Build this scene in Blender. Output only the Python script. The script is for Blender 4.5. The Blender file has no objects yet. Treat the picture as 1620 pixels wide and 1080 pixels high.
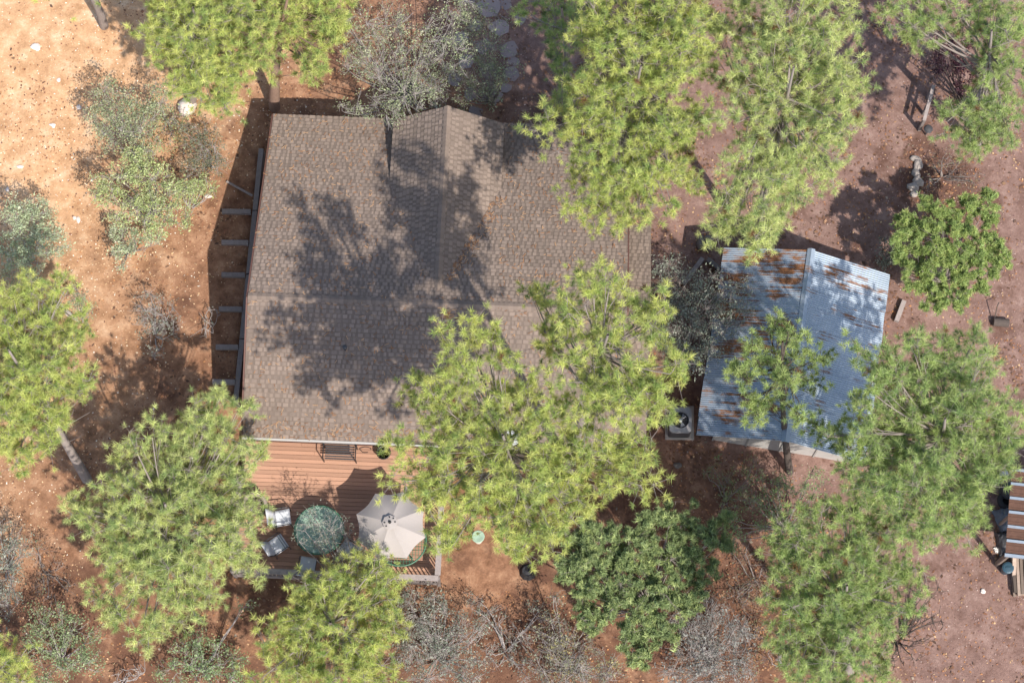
import bpy, math, random
import numpy as np
from mathutils import Vector, Matrix

random.seed(7)
rng = np.random.default_rng(7)
R = math.radians

# ---------------------------------------------------------------- camera, sky, sun
scene = bpy.context.scene
TILT, ALT, FOC = R(17), 67.0, 3150.0
CAMY = -ALT * math.tan(TILT)
cam_d = bpy.data.cameras.new('camera')
cam_d.sensor_width = 36.0
cam_d.lens = 36.0 * FOC / 1620.0
cam_d.clip_start = 1.0
cam_d.clip_end = 2000.0
cam = bpy.data.objects.new('camera', cam_d)
cam.location = (0, CAMY, ALT)
cam.rotation_euler = (TILT, 0, 0)
scene.collection.objects.link(cam)
scene.camera = cam

SUN_EL, SUN_AZ = R(50), R(146.5)          # azimuth clockwise from +Y
world = bpy.data.worlds.new('World')
scene.world = world
world.use_nodes = True
wn = world.node_tree.nodes
wl = world.node_tree.links
wn.clear()
sky = wn.new('ShaderNodeTexSky')
sky.sky_type = 'NISHITA'
sky.sun_disc = False
sky.sun_elevation = SUN_EL
sky.sun_rotation = SUN_AZ
sky.air_density = 1.0
sky.dust_density = 1.5
bg = wn.new('ShaderNodeBackground')
bg.inputs['Strength'].default_value = 0.15
wo = wn.new('ShaderNodeOutputWorld')
wl.new(sky.outputs[0], bg.inputs[0])
wl.new(bg.outputs[0], wo.inputs[0])

sun_d = bpy.data.lights.new('sun', 'SUN')
sun_d.energy = 4.2
sun_d.angle = R(0.5)
sun_d.color = (1.0, 0.93, 0.84)
sun = bpy.data.objects.new('sun', sun_d)
sd = Vector((math.sin(SUN_AZ) * math.cos(SUN_EL), math.cos(SUN_AZ) * math.cos(SUN_EL), math.sin(SUN_EL)))
sun.rotation_euler = sd.to_track_quat('Z', 'Y').to_euler()
sun.location = (20, -30, 40)
scene.collection.objects.link(sun)

scene.view_settings.view_transform = 'Standard'
scene.view_settings.look = 'None'
scene.view_settings.gamma = 1.0
scene.view_settings.use_curve_mapping = False
scene.view_settings.exposure = 0.45

# ---------------------------------------------------------------- survey helpers
_c, _s = math.cos(TILT), math.sin(TILT)
def P(px, py, z=0.0):
    """surveyed place in metres of the reading (px, py) of the aerial, at height z"""
    x, y = (px - 810) / FOC, -(py - 540) / FOC
    d = (x, _c * y + _s, _s * y - _c)
    t = (z - ALT) / d[2]
    return Vector((d[0] * t, CAMY + d[1] * t, z))
def mpp(z):                                   # metres per reading unit at height z
    return (ALT - z) / _c / FOC

C = scene.collection
def tag(o, label=None, cat=None, group=None, kind=None):
    if label: o['label'] = label
    if cat: o['category'] = cat
    if group: o['group'] = group
    if kind: o['kind'] = kind
    return o
def thing(name, loc, label, cat, group=None, rz=0.0):
    o = bpy.data.objects.new(name, None)
    o.empty_display_size = 0.2
    C.objects.link(o)
    o.location = loc
    o.rotation_euler = (0, 0, rz)
    return tag(o, label, cat, group)
def copy_tree(o, parent=None):
    c = o.copy()
    C.objects.link(c)
    if parent: c.parent = parent
    for ch in list(o.children):
        copy_tree(ch, c)
    return c

class MB:
    """collects faces of one mesh"""
    def __init__(s): s.v = []; s.f = []; s.t = []
    def add(s, vs, fs, tint=1.0):
        k = len(s.v)
        s.v += [tuple(p) for p in vs]
        s.f += [tuple(k + i for i in f) for f in fs]
        s.t += [tint] * len(fs)
        return s
    def box(s, c, d, rz=0.0, tint=1.0, ry=0.0, rx=0.0, bev=0.0):
        m = Matrix.Rotation(rz, 3, 'Z') @ Matrix.Rotation(ry, 3, 'Y') @ Matrix.Rotation(rx, 3, 'X')
        c = Vector(c); hx, hy, hz = d[0] / 2, d[1] / 2, d[2] / 2
        if bev <= 0:
            vs = [c + m @ Vector((a * hx, b * hy, e * hz)) for e in (-1, 1) for a, b in ((-1, -1), (1, -1), (1, 1), (-1, 1))]
            s.add(vs, [(3, 2, 1, 0), (4, 5, 6, 7), (0, 1, 5, 4), (1, 2, 6, 5), (2, 3, 7, 6), (3, 0, 4, 7)], tint)
        else:
            b_ = bev; rings = []
            for z, i in ((-hz, 0), (hz - b_, 0), (hz, b_)):
                x, y = hx - i, hy - i
                rings.append([(-x + b_, -y, z), (x - b_, -y, z), (x, -y + b_, z), (x, y - b_, z), (x - b_, y, z), (-x + b_, y, z), (-x, y - b_, z), (-x, -y + b_, z)])
            vs = [c + m @ Vector(p) for r_ in rings for p in r_]
            fs = [tuple(range(7, -1, -1)), tuple(range(16, 24))]
            for k in range(2):
                for i in range(8):
                    j = (i + 1) % 8
                    fs.append((k * 8 + i, k * 8 + j, k * 8 + 8 + j, k * 8 + 8 + i))
            s.add(vs, fs, tint)
        return s
    def beam(s, a, b, w, h, tint=1.0):
        a, b = Vector(a), Vector(b); d = b - a
        rz = math.atan2(d.y, d.x); ry = -math.atan2(d.z, math.hypot(d.x, d.y))
        return s.box((a + b) / 2, (d.length, w, h), rz, tint, ry)
    def tube(s, pts, rad, n=6, tint=1.0, cap=True):
        pts = [Vector(p) for p in pts]
        if not hasattr(rad, '__len__'): rad = [rad] * len(pts)
        vs = []; fs = []
        ref = None
        for i, p in enumerate(pts):
            t = (pts[min(i + 1, len(pts) - 1)] - pts[max(i - 1, 0)]).normalized()
            if ref is None: ref = t.orthogonal().normalized()
            ref = (ref - t * ref.dot(t)).normalized(); o = t.cross(ref)
            for k in range(n):
                a = 2 * math.pi * k / n
                vs.append(p + (ref * math.cos(a) + o * math.sin(a)) * rad[i])
        for i in range(len(pts) - 1):
            for k in range(n):
                j = (k + 1) % n
                fs.append((i * n + k, i * n + j, i * n + n + j, i * n + n + k))
        if cap:
            fs.append(tuple(range(n - 1, -1, -1))); m = (len(pts) - 1) * n
            fs.append(tuple(range(m, m + n)))
        return s.add(vs, fs, tint)
    def lathe(s, prof, n=24, c=(0, 0, 0), tint=1.0, sx=1, sy=1):
        vs = []; fs = []
        for r_, z in prof:
            for k in range(n):
                a = 2 * math.pi * k / n
                vs.append((c[0] + r_ * math.cos(a) * sx, c[1] + r_ * math.sin(a) * sy, c[2] + z))
        for i in range(len(prof) - 1):
            for k in range(n):
                j = (k + 1) % n
                fs.append((i * n + k, i * n + j, i * n + n + j, i * n + n + k))
        fs.append(tuple(range(n - 1, -1, -1))); m = (len(prof) - 1) * n
        fs.append(tuple(range(m, m + n)))
        return s.add(vs, fs, tint)
    def build(s, name, mat, parent=None, world=True, smooth=False):
        """world=True: vertices given in world coordinates; parent's place is subtracted"""
        me = bpy.data.meshes.new(name)
        if parent is not None and world:
            inv = (Matrix.Translation(parent.location) @ Matrix.Rotation(parent.rotation_euler[2], 4, 'Z')).inverted()
            g = parent.parent
            if g is not None:
                inv = inv @ (Matrix.Translation(g.location) @ Matrix.Rotation(g.rotation_euler[2], 4, 'Z')).inverted()
            s.v = [tuple(inv @ Vector(p)) for p in s.v]
        off = None
        if parent is None:
            n_ = len(s.v); off = Vector((sum(p[0] for p in s.v) / n_, sum(p[1] for p in s.v) / n_, min(p[2] for p in s.v)))
            s.v = [(p[0] - off.x, p[1] - off.y, p[2] - off.z) for p in s.v]
        me.from_pydata(s.v, [], s.f)
        me.materials.append(mat)
        at = me.attributes.new('tint', 'FLOAT', 'FACE')
        at.data.foreach_set('value', s.t)
        if smooth: me.polygons.foreach_set('use_smooth', [True] * len(s.f))
        me.update()
        o = bpy.data.objects.new(name, me)
        C.objects.link(o)
        if off is not None: o.location = off
        if parent is not None: o.parent = parent
        return o

# ---------------------------------------------------------------- materials
def new_mat(name):
    m = bpy.data.materials.new(name); m.use_nodes = True
    nt = m.node_tree
    return m, nt, nt.nodes['Principled BSDF'], nt.nodes['Material Output']
def ramp(nt, fac, stops):
    r = nt.nodes.new('ShaderNodeValToRGB'); e = r.color_ramp.elements
    while len(e) < len(stops): e.new(0.5)
    for i, (p, c) in enumerate(stops):
        e[i].position = p; e[i].color = (c[0], c[1], c[2], 1) if hasattr(c, '__len__') else (c, c, c, 1)
    nt.links.new(fac, r.inputs[0]); return r.outputs[0]
def noise(nt, scale, detail=4, rough=0.6, vec=None, dist=0.0):
    n = nt.nodes.new('ShaderNodeTexNoise')
    n.inputs['Scale'].default_value = scale; n.inputs['Detail'].default_value = detail
    n.inputs['Roughness'].default_value = rough; n.inputs['Distortion'].default_value = dist
    if vec is not None: nt.links.new(vec, n.inputs['Vector'])
    return n.outputs['Fac']
def mix(nt, fac, a, b, mode='MIX'):
    n = nt.nodes.new('ShaderNodeMix'); n.data_type = 'RGBA'; n.blend_type = mode
    for sock, val in ((n.inputs[0], fac), (n.inputs[6], a), (n.inputs[7], b)):
        if hasattr(val, 'is_linked'): nt.links.new(val, sock)
        elif hasattr(val, '__len__'): sock.default_value = (val[0], val[1], val[2], 1)
        else: sock.default_value = val if sock == n.inputs[0] else (val, val, val, 1)
    return n.outputs[2]
def mth(nt, op, a, b=None, c=None, clamp=False):
    n = nt.nodes.new('ShaderNodeMath'); n.operation = op; n.use_clamp = clamp
    for i, v in enumerate((a, b, c)):
        if v is None: continue
        if hasattr(v, 'is_linked'): nt.links.new(v, n.inputs[i])
        else: n.inputs[i].default_value = v
    return n.outputs[0]
def coords(nt, kind='Object', scale=(1, 1, 1), rot=(0, 0, 0)):
    if kind == 'World':
        g = nt.nodes.new('ShaderNodeNewGeometry'); o = g.outputs['Position']
    else:
        t = nt.nodes.new('ShaderNodeTexCoord'); o = t.outputs[kind]
    mp = nt.nodes.new('ShaderNodeMapping'); nt.links.new(o, mp.inputs[0])
    mp.inputs['Scale'].default_value = scale; mp.inputs['Rotation'].default_value = rot
    return mp.outputs[0]
def bump(nt, h, strength=0.4, dist=0.02):
    b = nt.nodes.new('ShaderNodeBump'); b.inputs['Strength'].default_value = strength
    b.inputs['Distance'].default_value = dist; nt.links.new(h, b.inputs['Height']); return b.outputs[0]
def attr(nt, name):
    a = nt.nodes.new('ShaderNodeAttribute'); a.attribute_name = name; return a

def plain(name, col, rough=0.7, metal=0.0, var=0.25, scale=6.0, bmp=0.2, tint=True, stretch=(1, 1, 1), world=False):
    """weathered base colour with noise, per-face tint"""
    m, nt, b, out = new_mat(name)
    v = coords(nt, 'World' if world else 'Object', stretch)
    n = noise(nt, scale, 6, 0.65, v)
    n2 = noise(nt, scale * 7, 3, 0.6, v)
    f = mth(nt, 'MULTIPLY_ADD', n, 2 * var, 1 - var)
    f2 = mth(nt, 'MULTIPLY_ADD', n2, var, 1 - var / 2)
    f = mth(nt, 'MULTIPLY', f, f2)
    if tint:
        f = mth(nt, 'MULTIPLY', f, attr(nt, 'tint').outputs['Fac'])
    nt.links.new(mix(nt, 1.0, col, f, 'MULTIPLY'), b.inputs['Base Color'])
    b.inputs['Roughness'].default_value = rough; b.inputs['Metallic'].default_value = metal
    if bmp: nt.links.new(bump(nt, n2, bmp), b.inputs['Normal'])
    return m

M = {}
M['wood_grey'] = plain('weathered_timber', (0.27, 0.23, 0.215), 0.85, stretch=(1, 1, 1), scale=9, var=0.35)
M['wood_dark'] = plain('dark_timber', (0.11, 0.075, 0.06), 0.8, var=0.35)
M['deck'] = plain('deck_boards', (0.43, 0.245, 0.165), 0.6, var=0.14, scale=2.0, stretch=(0.6, 5, 1))
M['siding'] = plain('red_brown_siding', (0.12, 0.045, 0.035), 0.7)
M['trim'] = plain('fascia_trim', (0.13, 0.06, 0.045), 0.6)
M['white'] = plain('white_paint', (0.75, 0.72, 0.68), 0.5, var=0.12)
M['cream'] = plain('cream_panel', (0.50, 0.48, 0.45), 0.7, var=0.2, scale=2)
M['black'] = plain('black_metal', (0.02, 0.02, 0.022), 0.45, var=0.3)
M['darkgrey'] = plain('dark_grey_metal', (0.06, 0.06, 0.065), 0.45, var=0.3)
M['shingle_n'] = plain('brown_shingles', (0.232, 0.178, 0.144), 0.95, var=0.2, scale=1.2, world=True)
M['canvas'] = plain('parasol_canvas', (0.37, 0.335, 0.315), 0.85, var=0.06, scale=3)
M['concrete'] = plain('pad_concrete', (0.48, 0.42, 0.36), 0.9, var=0.12)
M['ac_grey'] = plain('ac_housing', (0.42, 0.41, 0.41), 0.5, 0.2, var=0.1)
M['blade'] = plain('fan_blade', (0.5, 0.52, 0.56), 0.35, 0.6, var=0.1)
M['stone'] = plain('pale_boulder', (0.55, 0.48, 0.43), 0.9, var=0.25, scale=4)
M['flag'] = plain('flagstone_lilac', (0.30, 0.235, 0.22), 0.85, var=0.14, scale=2)
M['bark_grey'] = plain('grey_bark', (0.27, 0.23, 0.21), 0.95, var=0.4, scale=8, stretch=(2, 2, 0.6))
M['bark_red'] = plain('orange_brown_bark', (0.27, 0.175, 0.13), 0.95, var=0.4, scale=8, stretch=(2, 2, 0.6))
M['bark_dark'] = plain('dark_bark', (0.09, 0.07, 0.06), 0.95, var=0.4, scale=8)
M['twig_pale'] = plain('pale_twigs', (0.38, 0.34, 0.32), 0.9, var=0.25)
M['sling'] = plain('pale_chair_sling', (0.62, 0.64, 0.68), 0.8, var=0.1)
M['green_frame'] = plain('green_metal_rim', (0.06, 0.16, 0.10), 0.45, var=0.2)
M['taupe'] = plain('taupe_wicker', (0.28, 0.22, 0.20), 0.85, var=0.25, scale=20)
M['tan'] = plain('tan_cushion', (0.33, 0.22, 0.14), 0.9, var=0.25, scale=9)
M['teal'] = plain('dark_teal_plastic', (0.03, 0.07, 0.10), 0.4, var=0.3)
M['rubber'] = plain('black_rubber', (0.025, 0.025, 0.028), 0.75, var=0.3)
M['tarp'] = plain('slate_tarp', (0.13, 0.15, 0.18), 0.6, var=0.35)
M['lumber'] = plain('old_lumber', (0.25, 0.19, 0.15), 0.9, var=0.4, scale=5)
M['rust_plate'] = plain('rusty_iron', (0.12, 0.06, 0.04), 0.85, var=0.5)

def glass_green():
    m, nt, b, out = new_mat('green_table_glass')
    v = coords(nt)
    n = noise(nt, 14, 3, 0.6, v)
    nt.links.new(ramp(nt, n, [(0.35, (0.20, 0.33, 0.24)), (0.65, (0.46, 0.60, 0.48))]), b.inputs['Base Color'])
    b.inputs['Roughness'].default_value = 0.15
    b.inputs['Alpha'].default_value = 0.8
    return m
M['glass'] = glass_green()

def leaf_mat(name, trans=0.3, rough=0.55):
    m, nt, b, out = new_mat(name)
    a = attr(nt, 'leaf_tint')
    nt.links.new(a.outputs['Color'], b.inputs['Base Color'])
    b.inputs['Roughness'].default_value = rough
    b.inputs['Specular IOR Level'].default_value = 0.35
    t = nt.nodes.new('ShaderNodeBsdfTranslucent'); nt.links.new(a.outputs['Color'], t.inputs['Color'])
    mx = nt.nodes.new('ShaderNodeMixShader'); mx.inputs[0].default_value = trans
    nt.links.new(b.outputs[0], mx.inputs[1]); nt.links.new(t.outputs[0], mx.inputs[2])
    nt.links.new(mx.outputs[0], out.inputs['Surface'])
    return m
M['needles'] = leaf_mat('pine_needles', 0.42)
M['leaves'] = leaf_mat('leaves', 0.25)
M['litter'] = leaf_mat('dry_litter', 0.05, 0.9)

def ground_mat():
    m, nt, b, out = new_mat('red_dirt')
    v = coords(nt, 'World')
    sep = nt.nodes.new('ShaderNodeSeparateXYZ'); nt.links.new(v, sep.inputs[0])
    x, y = sep.outputs[0], sep.outputs[1]
    big = noise(nt, 0.35, 5, 0.6, v)
    mid = noise(nt, 1.6, 6, 0.7, v)
    fine = noise(nt, 14, 5, 0.75, v)
    grit = noise(nt, 45, 3, 0.8, v)
    # soil kinds by place: pale sandy slope in the north-west, orange dirt, mauve gravel drive to the east
    wob = mth(nt, 'MULTIPLY_ADD', big, 7.0, -3.5)
    tsand = mth(nt, 'ADD', mth(nt, 'MULTIPLY_ADD', x, -0.9, -12.4), mth(nt, 'MULTIPLY', y, 0.42))
    tsand = mth(nt, 'MULTIPLY_ADD', mth(nt, 'ADD', tsand, wob), 0.17, 0.25, clamp=True)
    tgrav = mth(nt, 'MULTIPLY_ADD', mth(nt, 'ADD', mth(nt, 'ADD', x, mth(nt, 'MULTIPLY', y, 0.55)), wob), 0.2, -0.35, clamp=True)
    orange = ramp(nt, mid, [(0.3, (0.16, 0.08, 0.046)), (0.5, (0.31, 0.165, 0.098)), (0.72, (0.50, 0.30, 0.185))])
    sand = ramp(nt, mid, [(0.3, (0.42, 0.235, 0.12)), (0.52, (0.62, 0.375, 0.21)), (0.72, (0.76, 0.56, 0.37))])
    grav = ramp(nt, mid, [(0.28, (0.155, 0.092, 0.075)), (0.52, (0.255, 0.16, 0.132)), (0.74, (0.37, 0.255, 0.215))])
    col = mix(nt, tsand, orange, sand)
    col = mix(nt, tgrav, col, grav)
    # patches of dark leaf mould, painted denser to stand for shade under the trees
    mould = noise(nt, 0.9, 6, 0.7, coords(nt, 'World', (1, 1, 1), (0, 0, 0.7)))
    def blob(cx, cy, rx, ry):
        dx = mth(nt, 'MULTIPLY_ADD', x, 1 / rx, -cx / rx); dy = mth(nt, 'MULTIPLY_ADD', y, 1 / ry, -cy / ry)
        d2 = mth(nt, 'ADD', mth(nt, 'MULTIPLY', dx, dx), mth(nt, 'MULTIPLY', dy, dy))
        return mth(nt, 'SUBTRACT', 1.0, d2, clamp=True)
    canopy_shade = mth(nt, 'ADD', mth(nt, 'ADD', blob(6, -9.5, 7, 5.5), blob(15.3, 5.5, 2.5, 3)), mth(nt, 'ADD', blob(-2, -11.5, 6, 3), blob(-12, -11, 7, 4)), clamp=True)
    mf = ramp(nt, mth(nt, 'MULTIPLY_ADD', canopy_shade, 0.22, mould), [(0.52, 0.0), (0.68, 0.75)])
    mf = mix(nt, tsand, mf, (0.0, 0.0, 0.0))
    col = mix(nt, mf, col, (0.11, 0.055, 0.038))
    g = mth(nt, 'MULTIPLY_ADD', fine, 0.8, 0.6)
    g2 = mth(nt, 'MULTIPLY_ADD', grit, 0.7, 0.65)
    col = mix(nt, 1.0, col, mth(nt, 'MULTIPLY', g, g2), 'MULTIPLY')
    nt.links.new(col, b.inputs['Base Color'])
    b.inputs['Roughness'].default_value = 0.95
    b.inputs['Specular IOR Level'].default_value = 0.15
    h = mth(nt, 'ADD', mth(nt, 'MULTIPLY', fine, 0.7), mth(nt, 'MULTIPLY', grit, 0.5))
    nt.links.new(bump(nt, h, 0.7, 0.05), b.inputs['Normal'])
    return m
M['ground'] = ground_mat()

def galv_mat(name, rust_lo, rust_hi, stripes=(0.45, 13, 1), blotch=1.1, side=0.0):
    m, nt, b, out = new_mat(name)
    v = coords(nt, 'Object')
    vs = coords(nt, 'Object', stripes)
    a = noise(nt, 1.3, 4, 0.6, vs); c2 = noise(nt, blotch, 4, 0.65, coords(nt, 'Object', (0.8, 1.6, 1)))
    sep = nt.nodes.new('ShaderNodeSeparateXYZ'); nt.links.new(v, sep.inputs[0])
    f = mth(nt, 'ADD', mth(nt, 'MULTIPLY', a, 0.45), mth(nt, 'MULTIPLY', c2, 0.75))
    if side: f = mth(nt, 'ADD', f, mth(nt, 'MULTIPLY', mth(nt, 'MULTIPLY', sep.outputs[0], -1.0), side))
    f = mth(nt, 'ADD', f, mth(nt, 'MULTIPLY', sep.outputs[1], 0.016))
    rf = ramp(nt, f, [(rust_lo, 0.0), (rust_hi, 1.0)])
    n = noise(nt, 0.9, 5, 0.7, v); fine = noise(nt, 30, 3, 0.6, v)
    zinc = ramp(nt, n, [(0.3, (0.31, 0.38, 0.46)), (0.5, (0.39, 0.45, 0.52)), (0.7, (0.48, 0.53, 0.58))])
    rust = ramp(nt, fine, [(0.3, (0.11, 0.045, 0.025)), (0.7, (0.33, 0.15, 0.06))])
    nt.links.new(mix(nt, rf, zinc, rust), b.inputs['Base Color'])
    nt.links.new(mth(nt, 'MULTIPLY_ADD', rf, -0.75, 0.75), b.inputs['Metallic'])
    nt.links.new(mth(nt, 'MULTIPLY_ADD', rf, 0.2, 0.68), b.inputs['Roughness'])
    return m
M['zinc_w'] = galv_mat('galvanised_rusty', 0.60, 0.68)
M['zinc_e'] = galv_mat('galvanised_spotted', 0.68, 0.76)
M['zinc_far'] = galv_mat('galvanised_rusted_through', 0.42, 0.55)

# ---------------------------------------------------------------- ground
WA, WB = P(412, 236, 0.5), P(371, 642, 0.5)         # line of the retaining timber
def wall_x(y):
    t = (y - WB.y) / (WA.y - WB.y); return WB.x + (WA.x - WB.x) * t
def sstep(t): t = np.clip(t, 0, 1); return t * t * (3 - 2 * t)
def gz(x, y):
    x = np.asarray(x, float); y = np.asarray(y, float)
    d = wall_x(y) - x                                 # >0 west of the wall
    over = np.maximum(np.maximum(y - WA.y, WB.y - y), 0)   # beyond its ends
    wdt = 0.16 + over * 1.2
    up = 0.46 * sstep(d / wdt + 0.5)
    hill = 0.035 * np.clip(d, 0, 60) + 0.00
    bumps = 0.035 * np.sin(x * 1.3 + 0.7 * y) * np.sin(y * 1.1 - 0.4 * x) + 0.02 * np.sin(x * 3.1 + 1) * np.sin(y * 2.7)
    return up + hill + bumps
def G(px, py):
    z = 0.0
    for _ in range(4):
        p = P(px, py, z); z = float(gz(p.x, p.y))
    return P(px, py, z)

fx = np.arange(-21, 21.01, 0.2); fy = np.arange(-17, 17.01, 0.2)
ox = np.array([24, 30, 40, 60, 100, 180, 320, 600.])
xs = np.concatenate([-ox[::-1], fx, ox]); ys = np.concatenate([-ox[::-1], fy, ox])
XX, YY = np.meshgrid(xs, ys)
ZZ = gz(np.clip(XX, -60, 60), YY)
gv = np.stack([XX.ravel(), YY.ravel(), ZZ.ravel()], 1)
nx, ny = len(xs), len(ys)
ii = (np.arange(ny - 1)[:, None] * nx + np.arange(nx - 1)[None]).ravel()
gf = np.stack([ii, ii + 1, ii + nx + 1, ii + nx], 1)
def np_mesh(name, v, f, mat, parent=None, tint=None, kind_attr='leaf_tint', smooth=False):
    """v (n,3) world/local, f (m,k) constant-size faces, tint (m,3) per face"""
    me = bpy.data.meshes.new(name)
    n, m_, k = len(v), len(f), f.shape[1]
    me.vertices.add(n); me.vertices.foreach_set('co', np.ascontiguousarray(v, np.float32).ravel())
    me.loops.add(m_ * k); me.loops.foreach_set('vertex_index', np.ascontiguousarray(f, np.int32).ravel())
    me.polygons.add(m_); me.polygons.foreach_set('loop_start', np.arange(0, m_ * k, k, dtype=np.int32))
    if smooth: me.polygons.foreach_set('use_smooth', np.ones(m_, bool))
    me.update(calc_edges=True)
    me.materials.append(mat)
    if tint is not None:
        a = me.attributes.new(kind_attr, 'FLOAT_COLOR', 'FACE')
        c4 = np.ones((m_, 4), np.float32); c4[:, :3] = tint
        a.data.foreach_set('color', c4.ravel())
    if tint is None:
        a = me.attributes.new('tint', 'FLOAT', 'FACE'); a.data.foreach_set('value', np.ones(m_, np.float32))
    o = bpy.data.objects.new(name, me); C.objects.link(o)
    if parent is not None: o.parent = parent
    return o
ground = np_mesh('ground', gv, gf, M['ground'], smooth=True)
tag(ground, 'red dirt and gravel ground around the cabin', kind='structure')

# ---------------------------------------------------------------- house
HO = Vector((-8.66, 0.03, 0)); HA = R(-2.4)
hu = Vector((math.cos(HA), math.sin(HA), 0)); hv = Vector((-math.sin(HA), math.cos(HA), 0))
def HP(u, v, z): return HO + hu * u + hv * v + Vector((0, 0, z))
def UV(px, py, z):
    d = P(px, py, z) - HO; return d.dot(hu), d.dot(hv)
RZ, PN = 5.0, 0.31
VN, VS = 7.45, -4.4
UE = UV(993, 400, 4.2)[0]
UX = UV(1029, 400, 3.3)[0]
house = thing('house', HP(6, 1.5, 0), 'large cabin with brown shingled roof and front cross gable in the clearing', 'house', rz=HA)

def shingle_slope(name, a, b, down, length, parent, seed):
    """courses of laminated shingles from ridge line a-b down the slope"""
    rg = random.Random(seed)
    a, b, down = Vector(a), Vector(b), Vector(down).normalized()
    al = (b - a); W = al.length; al.normalize()
    nrm = al.cross(down).normalized()
    if nrm.z < 0: nrm = -nrm
    mb = MB()
    ex = 0.145; n = int(length / ex)
    ex = length / n
    flip = (al.cross(down)).z < 0
    def q(s0, s1, d0, d1, h0, h1, t):
        vs = [a + al * s0 + down * d0 + nrm * h0, a + al * s1 + down * d0 + nrm * h0,
              a + al * s1 + down * d1 + nrm * h1, a + al * s0 + down * d1 + nrm * h1,
              a + al * s0 + down * d1 + nrm * (h1 - 0.02), a + al * s1 + down * d1 + nrm * (h1 - 0.02)]
        fs = [(0, 1, 2, 3), (3, 2, 5, 4)]
        if flip: fs = [tuple(reversed(f)) for f in fs]
        mb.add(vs, fs, t)
    for i in range(n):
        d0, d1 = i * ex, (i + 1) * ex + 0.01
        s = 0.0; row = 0.93 + 0.14 * rg.random()
        # strip of shingle
        while s < W:
            w = min(0.95, W - s) if s > 0 else min(0.3 + 0.6 * rg.random(), W)
            q(s, s + w - 0.003, d0, d1, 0.003, 0.016, row * rg.choice((0.71, 0.74, 0.77, 0.8)))
            s += w
        s = rg.random() * 0.12
        while s < W - 0.1:
            w = 0.06 + rg.random() * 0.12
            w = min(w, W - s)
            q(s, s + w, d0 + 0.035, d1, 0.012, 0.03, row * rg.choice((0.88, 0.95, 1.0, 1.04, 1.1)))
            s += w + 0.04 + rg.random() * 0.07
    o = mb.build(name, M['shingle_n'], parent)
    return tag(o, kind='stuff')

def slab(name, pts, thick, mat, parent):
    """flat plate under given top polygon"""
    n = len(pts); mb = MB()
    pts = [Vector(p) for p in pts]; lo = [p - Vector((0, 0, thick)) for p in pts]
    mb.add(pts + lo, [tuple(range(n)), tuple(range(2 * n - 1, n - 1, -1))] + [(i, i + n, (i + 1) % n + n, (i + 1) % n) for i in range(n)])
    return mb.build(name, mat, parent)

zN, zS = RZ - PN * VN, RZ + PN * VS
roofN = slab('north_roof', [HP(0, 0, RZ), HP(0, VN, zN), HP(UE, VN, zN), HP(UE, 0, RZ)], 0.14, M['trim'], house)
roofN.name = 'roof'
shingle_slope('shingles', HP(0, 0, RZ), HP(UE, 0, RZ), hv * 1 + Vector((0, 0, -PN)), VN * math.hypot(1, PN), roofN, 1)
roofS = slab('roof', [HP(0, VS, zS), HP(0, -0.002, RZ), HP(UE, -0.002, RZ), HP(UE, VS, zS)], 0.14, M['trim'], house)
shingle_slope('shingles', HP(0, 0, RZ), HP(UE, 0, RZ), hv * -1 + Vector((0, 0, -PN)), -VS * math.hypot(1, PN), roofS, 2)
# lower roof strip along the east side
lowE = slab('side_roof', [HP(UE - 0.3, VS + 0.6, RZ - 0.55 - 3.8 * PN), HP(UE - 0.3, 0, RZ - 0.55), HP(UX, 0, RZ - 0.55), HP(UX, VS + 0.6, RZ - 0.55 - 3.8 * PN)], 0.14, M['trim'], house)
lowN = slab('side_roof', [HP(UE - 0.3, 0.002, RZ - 0.55), HP(UE - 0.3, 3.6, RZ - 0.55 - 3.6 * PN), HP(UX, 3.6, RZ - 0.55 - 3.6 * PN), HP(UX, 0.002, RZ - 0.55)], 0.14, M['trim'], house)
shingle_slope('shingles', HP(UE - 0.3, 0, RZ - 0.55), HP(UX, 0, RZ - 0.55), hv + Vector((0, 0, -PN)), 3.6 * math.hypot(1, PN), lowN, 5)
shingle_slope('shingles', HP(UE - 0.3, 0, RZ - 0.55), HP(UX, 0, RZ - 0.55), -hv + Vector((0, 0, -PN)), 3.8 * math.hypot(1, PN), lowE, 6)
# cross gable
gp = UV(712, 168, 4.85); ge_w = UV(624, 180, 3.6)[0]; ge_e = UV(797, 188, 3.6)[0]
gu = (ge_w + ge_e) / 2; ghw = (ge_e - ge_w) / 2; gvn = gp[1]; GS = 0.69
gz_r, gz_e = 4.85, 4.85 - GS * ghw
for sg, sd_ in ((-1, 3), (1, 4)):
    A, B = HP(gu, 0.5, gz_r), HP(gu, gvn, gz_r)
    pl = [A, B, HP(gu + sg * ghw, gvn, gz_e), HP(gu + sg * ghw, 0.5, gz_e)]
    if sg < 0: pl = [pl[0], pl[3], pl[2], pl[1]]
    pl = list(reversed(pl)) if sg > 0 else pl
    g_ = slab('gable_roof', [p + Vector((0, 0, -0.001)) for p in pl], 0.12, M['trim'], house)
    shingle_slope('shingles', A, B, hu * sg + Vector((0, 0, -GS)), ghw * math.hypot(1, GS), g_, sd_)
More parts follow.
